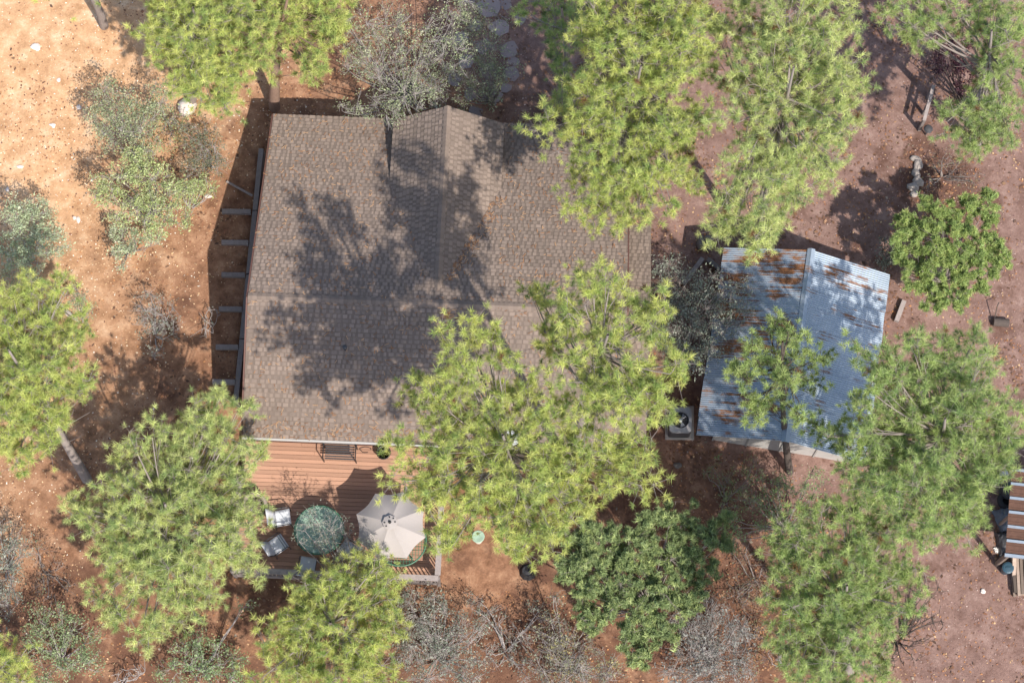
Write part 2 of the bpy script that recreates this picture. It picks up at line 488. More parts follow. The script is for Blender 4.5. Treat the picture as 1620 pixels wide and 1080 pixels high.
# ridge caps
def ridge_cap(a, b, slope, parent, seed):
    rg = random.Random(seed); a, b = Vector(a), Vector(b); al = (b - a); W = al.length; al.normalize()
    side = Vector((-al.y, al.x, 0)); s = 0; mb = MB()
    while s < W:
        w = 0.15
        t = rg.choice((0.78, 0.84, 0.88, 0.93, 0.98)); l = 0.12
        for sg in (-1, 1):
            p0 = a + al * s; p1 = a + al * min(s + w, W)
            up = Vector((0, 0, 0.045)); dn = side * sg * l + Vector((0, 0, -slope * l + 0.038))
            vs = [p0 + up * 0.9, p1 + up * 1.2, p1 + dn + Vector((0, 0, .008)), p0 + dn]
            mb.add(vs, [(0, 1, 2, 3) if sg < 0 else (3, 2, 1, 0)], t)
        s += w
    return tag(mb.build('ridge_cap', M['shingle_n'], parent), kind='stuff')
ridge_cap(HP(0, 0, RZ), HP(UE, 0, RZ), PN, house, 1)
ridge_cap(HP(gu, 0.5, gz_r), HP(gu, gvn, gz_r), GS, house, 2)
MB().beam(HP(UE + 0.02, 0, RZ - 0.09), HP(UE + 0.02, VN, zN - 0.09), 0.05, 0.2).build('barge_board', M['trim'], house)
MB().beam(HP(UE + 0.02, VS, zS - 0.09), HP(UE + 0.02, 0, RZ - 0.09), 0.05, 0.2).build('barge_board', M['trim'], house)
rn = np.random.default_rng(77); V = []
def roof_z(u, v): return RZ - PN * abs(v) + .035
for k in range(3000):
    q = rn.uniform()
    if q < .07:                                   # valleys beside the gable
        f = rn.uniform(); v = .9 + f * 3.4; e = (RZ - PN * v); d = (gz_r - e) / GS
        sgn = 1 if rn.uniform() < .88 else -1
        u = gu + sgn * (d + abs(rn.normal()) * .25)
    elif q < .15: v = rn.uniform(VS, VS + .5) ; u = rn.uniform(0, UE)
    else:
        u, v = rn.uniform(0, UE), rn.uniform(VS, VN)
        if abs(u - gu) < ghw + .1 and v > .3: continue
    a = rn.uniform(0, 3.14); l = rn.uniform(.03, .09); c = HP(u, v, roof_z(u, v))
    dx = Vector((math.cos(a) * l, math.sin(a) * l, 0)); dy = Vector((-math.sin(a) * .012, math.cos(a) * .012, 0))
    V += [c - dx - dy, c + dx - dy, c + dx + dy, c - dx + dy]
V = np.array([tuple(p) for p in V]); inv_ = np.array((Matrix.Translation(house.location) @ Matrix.Rotation(HA, 4, 'Z')).inverted())
V = V @ inv_[:3, :3].T + inv_[:3, 3]; nq = len(V) // 4
tag(np_mesh('fallen_needles', V, np.arange(nq * 4).reshape(-1, 4), M['litter'], house, np.array([(.33, .17, .085), (.22, .12, .07), (.42, .26, .15)])[rn.integers(0, 3, nq)]), kind='stuff')
# walls (walk-out: lower on the east and south)
def wall_box(name, u0, u1, v0, v1, zt0, zt1):
    pts = [HP(u0, v0, -0.3), HP(u1, v0, -0.3), HP(u1, v1, -0.3), HP(u0, v1, -0.3), HP(u0, v0, zt0), HP(u1, v0, zt0), HP(u1, v1, zt1), HP(u0, v1, zt1)]
    mb = MB().add(pts, [(3, 2, 1, 0), (4, 5, 6, 7), (0, 1, 5, 4), (1, 2, 6, 5), (2, 3, 7, 6), (3, 0, 4, 7)])
    return mb.build(name, M['siding'], house)
wall_box('wall', 0.35, UE - 0.3, 0.0, VN - 0.5, RZ - 0.2, zN + 0.5 * PN - 0.2)
wall_box('wall', 0.35, UE - 0.3, VS + 0.55, -0.003, zS + 0.55 * PN - 0.2, RZ - 0.2)
wall_box('gable_wall', gu - ghw + 0.25, gu + ghw - 0.25, VN - 0.5, gvn - 0.35, gz_e - 0.1, gz_e - 0.1)
gm = MB()
for dv in (0,):
    v_ = gvn - 0.33
    gm.add([HP(gu - ghw + 0.25, v_, gz_e - 0.1), HP(gu + ghw - 0.25, v_, gz_e - 0.1), HP(gu, v_, gz_r - 0.2), HP(gu - ghw + 0.25, v_ - 4, gz_e - 0.1), HP(gu + ghw - 0.25, v_ - 4, gz_e - 0.1), HP(gu, v_ - 4, gz_r - 0.2)],
           [(1, 0, 2), (3, 4, 5), (0, 3, 5, 2), (4, 1, 2, 5)])
gm.build('gable_wall', M['siding'], house)
# fascia, gutter
MB().beam(HP(-0.03, VS - 0.05, zS - 0.05), HP(UE + 0.03, VS - 0.05, zS - 0.05), 0.06, 0.09, .62).build('gutter', M['white'], house)
MB().beam(HP(-0.035, 0, RZ - 0.1), HP(-0.035, VN, zN - 0.1), 0.05, 0.18).build('barge_board', M['trim'], house)
MB().beam(HP(-0.035, VS, zS - 0.1), HP(-0.035, 0, RZ - 0.1), 0.05, 0.18).build('barge_board', M['trim'], house)
# two small roof vents
for (px, py, z, w) in ((546, 551, 4.6, 0.05), (800, 677, 3.9, 0.07)):
    p = P(px, py, z)
    MB().lathe([(w, -0.35), (w, 0.12), (w * 1.5, 0.12), (w * 1.5, 0.17), (w * 0.5, 0.2)], 12, p).build('vent_pipe', M['white'] if px > 700 else M['darkgrey'], house)
# skylight on the south slope
su, sv = UV(808, 692, 3.75)
sz = RZ + PN * sv
mb = MB()
mb.add([HP(su - .25, sv - .3, sz - .3 * PN + .1), HP(su + .25, sv - .3, sz - .3 * PN + .1), HP(su + .25, sv + .3, sz + .3 * PN + .1), HP(su - .25, sv + .3, sz + .3 * PN + .1),
        HP(su - .25, sv - .3, sz - .5), HP(su + .25, sv - .3, sz - .5), HP(su + .25, sv + .3, sz - .5), HP(su - .25, sv + .3, sz - .5)],
       [(0, 1, 2, 3), (0, 4, 5, 1), (1, 5, 6, 2), (2, 6, 7, 3), (3, 7, 4, 0)])
mb.build('skylight', M['sling'], house)

# ---------------------------------------------------------------- deck
DZ = 0.9
du0 = UV(383, 780, DZ)[0]; du1 = UV(696, 880, DZ)[0]; dv0 = UV(560, 917, DZ)[1]; dv1 = VS + 0.54
deck = thing('wooden_deck', HP((du0 + du1) / 2, (dv0 + dv1) / 2, 0), 'red brown board deck with grey railing behind the cabin', 'deck', rz=HA)
v = dv1; i = 0
rg = random.Random(4)
bw = 0.142
while v - bw > dv0 + 0.02:
    t = rg.uniform(0.8, 1.2)
    splits = [du0, rg.uniform(du0 + 1.5, du1 - 1.5), du1]
    for a_, b_ in zip(splits[:-1], splits[1:]):
        mb = MB().box((0, 0, 0), (b_ - a_ - 0.005, bw - 0.013, 0.036), 0, t * rg.uniform(0.97, 1.03))
        mb.v = [tuple(HP((a_ + b_) / 2 + q[0], v - bw / 2 + q[1], DZ - 0.018 + q[2])) for q in mb.v]
        mb.build('deck_board', M['deck'], deck)
    v -= bw
for k in range(18):
    u = du0 + 0.1 + (du1 - du0 - 0.2) * k / 17
    MB().beam(HP(u, dv0 + 0.03, DZ - 0.14), HP(u, dv1, DZ - 0.14), 0.045, 0.19).build('joist', M['wood_dark'], deck)
for k in range(5):
    for vv in (dv0 + 0.3, (dv0 + dv1) / 2):
        u = du0 + 0.2 + (du1 - du0 - 0.4) * k / 4
        MB().box(HP(u, vv, DZ / 2 - 0.25), (0.14, 0.14, DZ + 0.0), HA).build('footing_post', M['wood_dark'], deck)
MB().beam(HP(du0, dv0 + 0.005, DZ - 0.13), HP(du1, dv0 + 0.005, DZ - 0.13), 0.04, 0.24).build('skirt_board', M['wood_grey'], deck)
RC = DZ + 0.95
rails = [((du0, dv0), (du1 + .02, dv0)), ((du1, dv0 + 0.11), (du1, dv1 - 0.1)), ((du0, dv0 + 0.11), (du0, dv1 - 1.4))]
for (a_, b_) in rails:
    A, B = HP(a_[0], a_[1], RC), HP(b_[0], b_[1], RC)
    d = B - A; n = max(2, round(d.length / 1.6))
    MB().beam(A, B, 0.19, 0.045, 1.15).build('rail_cap', M['wood_grey'], deck)
    MB().beam(A - Vector((0, 0, .80)), B - Vector((0, 0, .80)), 0.05, 0.08, .8).build('bottom_rail', M['wood_grey'], deck)
    MB().beam(A - Vector((0, 0, .08)), B - Vector((0, 0, .08)), 0.05, 0.09, .8).build('top_rail', M['wood_grey'], deck)
    for k in range(n + 1):
        p = A + d * (k / n)
        MB().box(p - Vector((0, 0, 0.64)), (0.1, 0.1, 1.23), HA, .8).build('post', M['wood_grey'], deck)
    nb = int(d.length / 0.14)
    for k in range(1, nb):
        p = A + d * (k / nb)
        MB().box(p - Vector((0, 0, 0.44)), (0.035, 0.035, 0.68), HA, .9).build('baluster', M['wood_grey'], deck)

# ---------------------------------------------------------------- parasol and tables
hub = P(612, 822, DZ + 2.45)
par = thing('patio_parasol', (hub.x, hub.y, DZ), 'open off white patio parasol standing on the deck corner', 'parasol')
rimz = DZ + 1.88
corners = [(593, 779), (640, 777), (668, 806), (673, 848), (642, 885), (603, 882), (566, 862), (562, 813)]
cc = []
for x_, y_ in corners: cc.append(P(x_, y_, rimz))
cen = sum(cc, Vector()) / 8; 
rad = sum((p - cen).length for p in cc) / 8
a0 = math.atan2(cc[0].y - cen.y, cc[0].x - cen.x)
tilt_m = None
top = Vector((cen.x, cen.y, rimz + 0.52))
cor = [Vector((cen.x + rad * math.cos(a0 - k * math.pi / 4), cen.y + rad * math.sin(a0 - k * math.pi / 4), rimz)) for k in range(8)]
for k in range(8):
    a, b = cor[k], cor[(k + 1) % 8]
    mb = MB(); rows = 9; cols = 8; vs = []
    for i in range(rows + 1):
        t = i / rows
        t = 0.09 + 0.91 * t
        for j in range(cols + 1):
            s = j / cols
            e = a.lerp(b, s)
            pinch = math.sin(math.pi * s)
            q = top.lerp(e, t)
            inw = (cen - e); inw.z = 0; inw.normalize()
            q += inw * (0.07 * pinch * t ** 3) + Vector((0, 0, -0.045 * pinch * t * (1 - 0.35 * t) + 0.07 * math.sin(math.pi * t)))
            vs.append(q)
    fs = [(i * (cols + 1) + j, (i + 1) * (cols + 1) + j, (i + 1) * (cols + 1) + j + 1, i * (cols + 1) + j + 1) for i in range(rows) for j in range(cols)]
    mb.add(vs, fs)
    mb.build('canopy_panel', M['canvas'], par, smooth=True)
    mr = MB(); mr.tube([top.lerp(a, t) + Vector((0, 0, -0.035 + 0.07 * math.sin(math.pi * t))) for t in (0.05, .25, .5, .75, 1)], 0.012, 5)
    mr.build('rib', M['darkgrey'], par)
mb = MB()
prof = []
vs = []; n = 24
for r_, z_ in ((0.24, 0.015), (0.16, 0.045), (0.05, 0.075)):
    for k in range(n):
        a = 2 * math.pi * k / n; w = 1 + 0.06 * math.cos(8 * a)
        vs.append((top.x + r_ * w * math.cos(a), top.y + r_ * w * math.sin(a), top.z + z_ + .01))
fs = [(i * n + k, i * n + (k + 1) % n, i * n + n + (k + 1) % n, i * n + n + k) for i in range(2) for k in range(n)]
mb.add(vs, fs)
mb.build('vent_cap', M['canvas'], par, smooth=True)
mb = MB()
for k in range(8):
    a = a0 - k * math.pi / 4 + .39
    mb.box((top.x + .17 * math.cos(a), top.y + .17 * math.sin(a), top.z + .062), (0.05, 0.035, 0.02), a) if k in (1, 2, 3, 6, 7) else None
mb.build('vent_tabs', M['black'], par)
MB().lathe([(0.05, 0.06), (0.055, 0.1), (0.035, 0.14), (0.01, 0.16)], 14, top).build('finial', M['black'], par)
MB().tube([(top.x, top.y, DZ), (top.x, top.y, top.z + .05)], 0.02, 12).build('pole', M['darkgrey'], par)
MB().lathe([(0.26, 0), (0.26, 0.05), (0.06, 0.09), (0.04, 0.3)], 20, (top.x, top.y, DZ)).build('base', M['black'], par)

def round_table(c, r, name, label, mesh_top):
    t = thing(name, (c.x, c.y, DZ), label, 'table')
    h = DZ + 0.7
    ring = [(c.x + r * math.cos(2 * math.pi * k / 40), c.y + r * math.sin(2 * math.pi * k / 40), h) for k in range(41)]
    MB().tube(ring, 0.03, 8, cap=False).build('rim', M['green_frame'], t, smooth=True)
    if mesh_top:
        mb = MB()
        for k in range(-8, 9):
            o = k * r / 8.5; l = math.sqrt(max(r * r - o * o, 0))
            mb.beam((c.x - l, c.y + o, h), (c.x + l, c.y + o, h), 0.014, 0.01)
            mb.beam((c.x + o, c.y - l, h + .004), (c.x + o, c.y + l, h + .004), 0.014, 0.01)
        mb.build('wire_top', M['green_frame'], t)
    else:
        MB().lathe([(r - .03, -0.006), (r - .03, 0.006)], 40, (c.x, c.y, h)).build('glass_top', M['glass'], t)
        mb = MB()
        for k in range(8):
            a = k * math.pi / 4 + .2
            mb.beam((c.x + .12 * math.cos(a), c.y + .12 * math.sin(a), h - .03), (c.x + r * math.cos(a), c.y + r * math.sin(a), h - .03), 0.03, 0.02)
        mb.tube([(c.x + .12 * math.cos(k * .5236), c.y + .12 * math.sin(k * .5236), h - .03) for k in range(13)], .02, 6, cap=False)
        mb.build('support_spokes', M['green_frame'], t)
    for k in range(4):
        a = k * math.pi / 2 + .6
        MB().tube([(c.x + r * .85 * math.cos(a), c.y + r * .85 * math.sin(a), h), (c.x + r * .6 * math.cos(a), c.y + r * .6 * math.sin(a), DZ + .3), (c.x + r * .75 * math.cos(a), c.y + r * .75 * math.sin(a), DZ)], 0.02, 6).build('leg', M['green_frame'], t)
    return t
round_table(P(505, 838, DZ + .7), 0.82, 'glass_table', 'round green glass patio table beside the white sling chairs', False)
round_table(P(634, 855, DZ + .7), 0.85, 'wire_table', 'round green wire patio table under the parasol', True)

def sling_chair(c, rz, label, mat, grp, name='patio_chair', stripes=False):
    t = thing(name, (c.x, c.y, DZ), label, 'chair', grp, rz)
    f = M['darkgrey']
    # seat and curved back in local coordinates: the back at -y
    def sheet(pts, w, nm):
        mb = MB(); vs = []; n = len(pts)
        for (y, z) in pts:
            for x in (-w / 2, -w / 4, 0, w / 4, w / 2): vs.append((x, y, z - 0.02 * (1 - (2 * x / w) ** 2)))
        for (y, z) in pts:
            for x in (-w / 2, -w / 4, 0, w / 4, w / 2): vs.append((x, y - .01, z - 0.045))
        fs = []
        for i in range(n - 1):
            for j in range(4):
                a = i * 5 + j; fs.append((a, a + 1, a + 6, a + 5)); a += n * 5; fs.append((a + 5, a + 6, a + 1, a))
            for j in (0, 4):
                a = i * 5 + j; b = a + n * 5
                fs.append((a, a + 5, b + 5, b) if j == 0 else (b, b + 5, a + 5, a))
        for i in (0, n - 1):
            for j in range(4):
                a = i * 5 + j; b = a + n * 5
                fs.append((b, b + 1, a + 1, a) if i == 0 else (a, a + 1, b + 1, b))
        mb.add(vs, fs); return mb.build(nm, mat, t, world=False, smooth=True)
    sheet([(0.26, 0.43), (0.2, 0.45), (0, 0.44), (-0.2, 0.42), (-0.24, 0.43)], 0.54, 'seat')
    sheet([(-0.25, 0.46), (-0.30, 0.62), (-0.37, 0.8), (-0.46, 0.98), (-0.49, 1.0)], 0.54, 'backrest')
    for sx in (-1, 1):
        x = sx * 0.29
        MB().tube([(x, 0.27, 0), (x, 0.25, 0.45), (x, 0.2, 0.63), (x, -0.25, 0.65), (x, -0.33, 0.62)], 0.016, 6).build('arm_frame', f, t, world=False)
        MB().tube([(x, -0.3, 0), (x, -0.24, 0.42), (x, -0.48, 1.0)], 0.016, 6).build('back_frame', f, t, world=False)
    if stripes:
        mb = MB()
        for y, z in ((0.2, 0.453), (0.12, 0.45)):
            mb.box((0, y, z), (0.54, 0.025, 0.006))
        mb.build('dark_stripe', M['tarp'], t, world=False)
    return t
grp = 'pale sling chairs round the glass table'
sling_chair(P(447, 818, DZ + .5), R(-80) , 'pale sling chair north west of the glass table, nearest the house', M['sling'], grp)
sling_chair(P(440, 860, DZ + .5), R(35) + R(-90), 'pale sling chair with dark stripes on the seat, west of the glass table', M['sling'], grp, stripes=True)
sling_chair(P(487, 892, DZ + .5), R(-8), 'pale sling chair south of the glass table under the pine boughs', M['sling'], grp)
sling_chair(P(549, 868, DZ + .5), R(55), 'pale sling chair between the glass table and the parasol', M['sling'], grp)
sling_chair(P(572, 893, DZ + .5), R(10), 'patio chair with tan seat in front of the parasol', M['tan'], grp)

# taupe wicker armchair at the west railing
c = P(403, 800, DZ + .5)
t = thing('wicker_armchair', (c.x, c.y, DZ), 'taupe wicker armchair with curved back by the west end of the deck', 'armchair', rz=R(10))
arc = [(0.38 * math.cos(a), 0.36 * math.sin(a), 0.66 + 0.06 * math.sin(a)) for a in np.linspace(-0.5, math.pi + 0.5, 18)]
MB().tube(arc, [0.07] * 18, 8).build('curved_back', M['taupe'], t, world=False, smooth=True)
sk = MB(); vs = []
for zz in (0.05, 0.64):
    for a in np.linspace(-0.5, math.pi + 0.5, 18): vs.append((0.37 * math.cos(a), 0.35 * math.sin(a), zz))
sk.add(vs, [(i, i + 1, i + 19, i + 18) for i in range(17)]); sk.build('side_weave', M['taupe'], t, world=False)
MB().box((0, -0.02, 0.38), (0.58, 0.56, 0.12), bev=.03).build('seat_cushion', M['wood_dark'], t, world=False)

# dark metal bench under the eave
bw0 = P(513, 712, DZ + .5); bw1 = P(562, 714, DZ + .5)
c = (bw0 + bw1) / 2
t = thing('metal_bench', (c.x, c.y, DZ), 'dark slatted metal bench against the back wall under the eave', 'bench', rz=HA)
for k in range(6):
    MB().box((0, -0.26 + k * .085, 0.44), (1.0, 0.05, 0.02)).build('seat_slat', M['darkgrey'], t, world=False)
for k in range(3):
    MB().box((0, 0.22 + k * .03, 0.56 + k * .14), (1.1, 0.02, 0.06)).build('back_slat', M['darkgrey'], t, world=False)
for sx in (-1, 1):
    MB().tube([(sx * .55, -.28, 0), (sx * .55, -.28, .62), (sx * .55, .2, .66), (sx * .55, .26, .9)], .022, 6).build('arm_frame', M['black'], t, world=False)
    MB().tube([(sx * .55, .2, 0), (sx * .55, .22, .5)], .022, 6).build('leg', M['black'], t, world=False)
c = P(607, 716, DZ + .3)
t = thing('planter_pot', (c.x, c.y, DZ), 'dark round planter pot near the bench under the eave', 'pot')
MB().lathe([(.16, 0), (.23, .32), (.25, .36), (.21, .36), (.2, .3)], 20).build('pot', M['black'], t, world=False, smooth=True)
MB().lathe([(.2, .28), (.2, .3)], 16).build('soil', M['wood_dark'], t, world=False)
# loop of pale cord on the boards
c = P(578, 711, DZ + .02)
pts = [(c.x + .18 * math.cos(a) * (1 + .2 * math.sin(3 * a)), c.y + .1 * math.sin(a), DZ + .015) for a in np.linspace(0, 5.2, 22)]
tag(MB().tube(pts, .012, 5).build('cord', M['black'], None), 'thin dark cord looped on the deck boards by the bench', 'cord')

# ---------------------------------------------------------------- AC unit
pc = P(1075, 668, 0.1)
tag(MB().box((pc.x, pc.y, 0.04), (1.0, 1.2, 0.14), R(-1), bev=.01).build('concrete_pad', M['concrete'], None), 'square concrete pad under the air conditioner', 'pad')
tc = P(1076.5, 664, 0.9)
t = thing('air_conditioner', (tc.x, tc.y, 0.11), 'grey air conditioner with round fan on a concrete pad', 'air conditioner', rz=R(-1))
MB().box((0, 0, .36), (.74, .86, .68), tint=.25, bev=.05).build('coil_housing', M['ac_grey'], t, world=False)
mb = MB(); n = 32
# top plate with a round hole
vs = []; 
for k in range(n):
    a = 2 * math.pi * k / n; vs.append((.29 * math.cos(a), .29 * math.sin(a), .80))
for k in range(n):
    a = 2 * math.pi * k / n; ca, sa = math.cos(a), math.sin(a)
    r_ = (abs(ca / .385) ** 8 + abs(sa / .445) ** 8) ** (-1 / 8)
    vs.append((r_ * ca, r_ * sa, .80))
for k in range(n): vs.append((vs[n + k][0], vs[n + k][1], .69))
for k in range(n): vs.append((vs[k][0], vs[k][1], .70))
fs = []
for k in range(n):
    j = (k + 1) % n
    fs += [(k, n + k, n + j, j), (n + k, 2 * n + k, 2 * n + j, n + j), (3 * n + k, k, j, 3 * n + j)]
mb.add(vs, fs); mb.build('top_cover', M['ac_grey'], t, world=False)
MB().lathe([(.285, .703), (.285, .705)], 28).build('fan_well', M['black'], t, world=False)
for k in range(3):
    a0_ = k * 2.094 + .9; mb = MB(); vs = []
    for r_ in (.07, .25):
        for da, dz in ((-.32, .0), (.32, .05)):
            vs.append((r_ * math.cos(a0_ + da), r_ * math.sin(a0_ + da), .73 + dz))
    mb.add(vs, [(0, 2, 3, 1)]); mb.add([(q[0], q[1], q[2] - .004) for q in vs], [(1, 3, 2, 0)]); mb.build('fan_blade', M['blade'], t, world=False)
MB().lathe([(.07, .72), (.07, .79), (.05, .8)], 14).build('fan_hub', M['blade'], t, world=False)
mb = MB()
for r_ in (.09, .15, .21, .27):
    mb.tube([(r_ * math.cos(2 * math.pi * k / 24), r_ * math.sin(2 * math.pi * k / 24), .81) for k in range(25)], .004, 4, cap=False)
for k in range(8):
    a = k * math.pi / 4; mb.tube([(.05 * math.cos(a), .05 * math.sin(a), .812), (.3 * math.cos(a), .3 * math.sin(a), .812)], .005, 4)
mb.build('fan_grille', M['darkgrey'], t, world=False)

# ---------------------------------------------------------------- metal roofed shed
SO = Vector((7.30, 2.67, 0)); SA = R(-9.8)
s_u = Vector((math.cos(SA), math.sin(SA), 0)); s_v = Vector((math.sin(SA), -math.cos(SA), 0))
SW, SL, SE, SR = 5.75, 6.7, 2.3, 3.45
def SP(u, v, z): return SO + s_u * u + s_v * v + Vector((0, 0, z))
shed = thing('shed', SP(SW / 2, SL / 2, 0), 'shed with rust streaked corrugated metal roof east of the cabin', 'shed', rz=SA)
def corr_sheet(a, b, width, dirv, mat, parent, name='roof_sheet', amp=0.011, pitch=0.076, zoff=0.0, lip=0.0):
    """corrugated sheet from a (eave) to b (ridge), spreading along dirv by width"""
    a, b, dirv = Vector(a), Vector(b), Vector(dirv); up = Vector((0, 0, 1))
    n = max(4, int(width / pitch * 6)); vs = []
    for i in range(n + 1):
        s = width * i / n; h = amp * math.sin(2 * math.pi * s / pitch) + zoff + amp
        vs += [a + dirv * s + up * h, a.lerp(b, .5) + dirv * s + up * h, b + dirv * s + up * h]
    fs = []
    for i in range(n):
        for j in (0, 1): fs.append((i * 3 + j, i * 3 + j + 1, i * 3 + j + 4, i * 3 + j + 3))
    o = MB().add(vs, fs).build(name, mat, parent, smooth=True)
    return o
rg = random.Random(9)
nsh = 10
for side in (0, 1):
    for k in range(nsh):
        w = SL / nsh
        v0 = k * w
        lo = SP(0 if side == 0 else SW, v0, SE + .02 * rg.random()); hi = SP(SW / 2, v0, SR)
        d = rg.uniform(-.02, .02)
        lo += s_u * d
        corr_sheet(lo, hi, w + .05, s_v, M['zinc_w' if side == 0 else 'zinc_e'], shed, zoff=.004 * (k % 2) + .01)
mb = MB()
vs = []
for v_ in (-0.04, SL + .09):
    for du, dz in ((-.13, -.03), (-.04, .012), (0, .035), (.04, .012), (.13, -.03)): vs.append(SP(SW / 2 + du, v_, SR + dz + .04))
mb.add(vs, [(i, i + 1, i + 6, i + 5) for i in range(4)]); mb.build('ridge_cap', M['zinc_e'], shed)
# barge flashing, purlins, walls
for u0, z0, u1, z1 in ((0, SE, SW / 2, SR), (SW / 2, SR, SW, SE)):
    for v_ in (.0, SL - .02):
        MB().beam(SP(u0, v_, z0 - .07), SP(u1, v_, z1 - .07), .05, .1, .9).build('rafter', M['wood_dark'], shed)
for k in range(9):
    u = .15 + (SW - .3) * k / 8; z = SE + (SR - SE) * (1 - abs(u - SW / 2) / (SW / 2))
    MB().beam(SP(u, .05, z - .05), SP(u, SL - .05, z - .05), .05, .07).build('purlin', M['wood_dark'], shed)
iw = .72
pts = []
for v_ in (.35, SL - .5):
    for u, z in ((iw, -.2), (SW - .35, -.2), (SW - .35, SE + .05), (SW / 2, SR - .1), (iw, SE + .18)): pts.append(SP(u, v_, z))
MB().add(pts, [(0, 1, 2, 3, 4), (9, 8, 7, 6, 5), (0, 5, 6, 1), (1, 6, 7, 2), (4, 9, 5, 0), (2, 7, 8, 3), (3, 8, 9, 4)]).build('wall', M['cream'], shed)
for k in range(5):   # cover strips on the south wall
    u = iw + (SW - .35 - iw) * k / 4
    MB().box(SP(u, SL - .485, 1.1), (.06, .03, 2.4), SA, .8).build('batten', M['cream'], shed)
MB().beam(SP(0, -.02, SE - .01), SP(0, SL + .03, SE - .01), .03, .07, .3).build('eave_flashing', M['black'], shed)

# timber corner beside the shed
def timber(name, a, b, w, h, label, cat='timber', grp=None, mat='wood_grey', tint=1.0):
    o = MB().beam(a, b, w, h, tint).build(name, M[mat], None)
    return tag(o, label, cat, grp)
a = G(1111, 411); b = G(1080, 452)
timber('landscape_timber', a + Vector((0, 0, .1)), b + Vector((0, 0, .1)), .16, .2, 'weathered timber slanting beside the shed north corner', grp='timbers of the corner bed by the shed', tint=1.2)
a2 = G(1114, 412); b2 = G(1141, 430)
timber('landscape_timber', a2 + Vector((.1, 0, .1)), b2 + Vector((0, 0, .1)), .16, .2, 'short dark timber meeting the slanted one against the shed', grp='timbers of the corner bed by the shed', tint=.7)
a = G(1429, 478); b = G(1417, 510)
timber('fence_post', a + Vector((0, 0, .12)), b + Vector((0, 0, .12)), .16, .22, 'grey post lying on the ground below the yellow green juniper', 'post', tint=1.2)

# ---------------------------------------------------------------- retaining wall on the west
rw = thing('retaining_wall', (WA + WB) / 2, 'long timber retaining wall with short cross ties along the west side', 'retaining wall')
dz = .55
n = 4
for k in range(n):
    a = WA.lerp(WB, k / n); b = WA.lerp(WB, (k + 1) / n - .004)
    for lv in (0, 1, 2):
        MB().beam((a.x + .03, a.y, dz - .08 - lv * .19), (b.x + .03, b.y, dz - .08 - lv * .19), .17 - .004 * lv, .18, random.uniform(.8, 1.05)).build('wall_timber', M['wood_grey'], rw)
for (x0, x1, y) in ((352, 397, 336), (351, 393, 385), (351, 388, 436), (347, 383, 490), (342, 377, 550), (337, 372, 605)):
    A = G(x0, y); B = P(x1, y, .5)
    MB().beam((A.x, A.y, A.z + .06), (B.x, B.y, .52), .17, .17, random.uniform(.85, 1.15)).build('cross_tie', M['wood_grey'], rw)
A = G(359, 288); B = G(400, 311)
tag(MB().tube([A + Vector((0, 0, .06)), B + Vector((0, 0, .08))], .045, 7).build('wooden_pole', M['wood_grey'], None), 'thin pole lying aslant beside the retaining wall', 'pole')

# ---------------------------------------------------------------- east yard: rail, lamp, log, rocks
A, B = P(1477, 135, 1.0), P(1462, 191, 1.0)
t = thing('hitching_rail', ((A.x + B.x) / 2, (A.y + B.y) / 2, 0), 'grey wooden rail on posts at the edge of the gravel drive', 'rail')
MB().beam(A, B, .12, .06, 1.3).build('rail', M['wood_grey'], t)
MB().beam(A - Vector((0, 0, .4)), B - Vector((0, 0, .4)), .04, .1, .9).build('rail', M['wood_grey'], t)
for k in range(3):
    p = A.lerp(B, .04 + k * .46); MB().box((p.x, p.y, .48), (.1, .1, 1.0), 0, .8).build('post', M['wood_grey'], t)
c = G(1464, 213)
t = thing('garden_lamp', c, 'small dark garden lamp standing south of the wooden rail', 'lamp')
MB().lathe([(.03, 0), (.03, .4)], 8).build('stake', M['darkgrey'], t, world=False)
MB().lathe([(.07, .38), (.09, .5), (.17, .52), (.12, .58), (.03, .6)], 14).build('lamp_shade', M['darkgrey'], t, world=False)
A, B = G(1570, 511), G(1594, 513)
t = thing('cut_log', (A + B) / 2, 'short dark log lying on the open ground right of the junipers', 'log')
MB().tube([A + Vector((0, 0, .15)), B + Vector((0, 0, .15))], .15, 12).build('log', M['bark_dark'], t)
MB().tube([A + Vector((.05, .15, .2)), A + Vector((.1, .5, .5)), A + Vector((.2, .65, .35))], .02, 6).build('branch_stub', M['bark_dark'], t)

def rock(px, py, r, label, grp=None, mat='stone', name='rock', fl=.6, tint=1.0, seed=None):
    rgn = np.random.default_rng(seed if seed is not None else int(px * 7 + py))
    c = G(px, py); n, m = 10, 6; vs = []; fs = []
    ph = rgn.uniform(0, 6, 6); el = rgn.uniform(.75, 1.3)
    for i in range(1, m):
        th = math.pi * i / m
        for k in range(n):
            a = 2 * math.pi * k / n
            rr = r * (1 + .16 * math.sin(2 * a + ph[0]) * math.sin(th) + .1 * math.sin(3 * a + ph[1] + 2 * th) + rgn.uniform(-.08, .08))
            vs.append((c.x + rr * el * math.sin(th) * math.cos(a + ph[2]), c.y + rr / el * math.sin(th) * math.sin(a + ph[2]), c.z + r * fl * .45 + rr * fl * math.cos(th)))
    vs += [(c.x, c.y, c.z + r * fl * 1.4), (c.x, c.y, c.z - r * fl * .5)]
    for i in range(m - 2):
        for k in range(n):
            j = (k + 1) % n; fs.append((i * n + k, i * n + n + k, i * n + n + j, i * n + j))
    T = len(vs) - 2
    for k in range(n):
        j = (k + 1) % n; fs += [(T, k, j), (T + 1, (m - 2) * n + j, (m - 2) * n + k)]
    o = MB().add(vs, fs, tint).build(name, M[mat], None, smooth=r > .25)
    return tag(o, label, 'rock', grp)
rock(297, 172, .36, 'pale rounded boulder at the foot of the north west pine', name='boulder', fl=.8, tint=1.25)
gr = 'stones lined up at the edge of the drive'
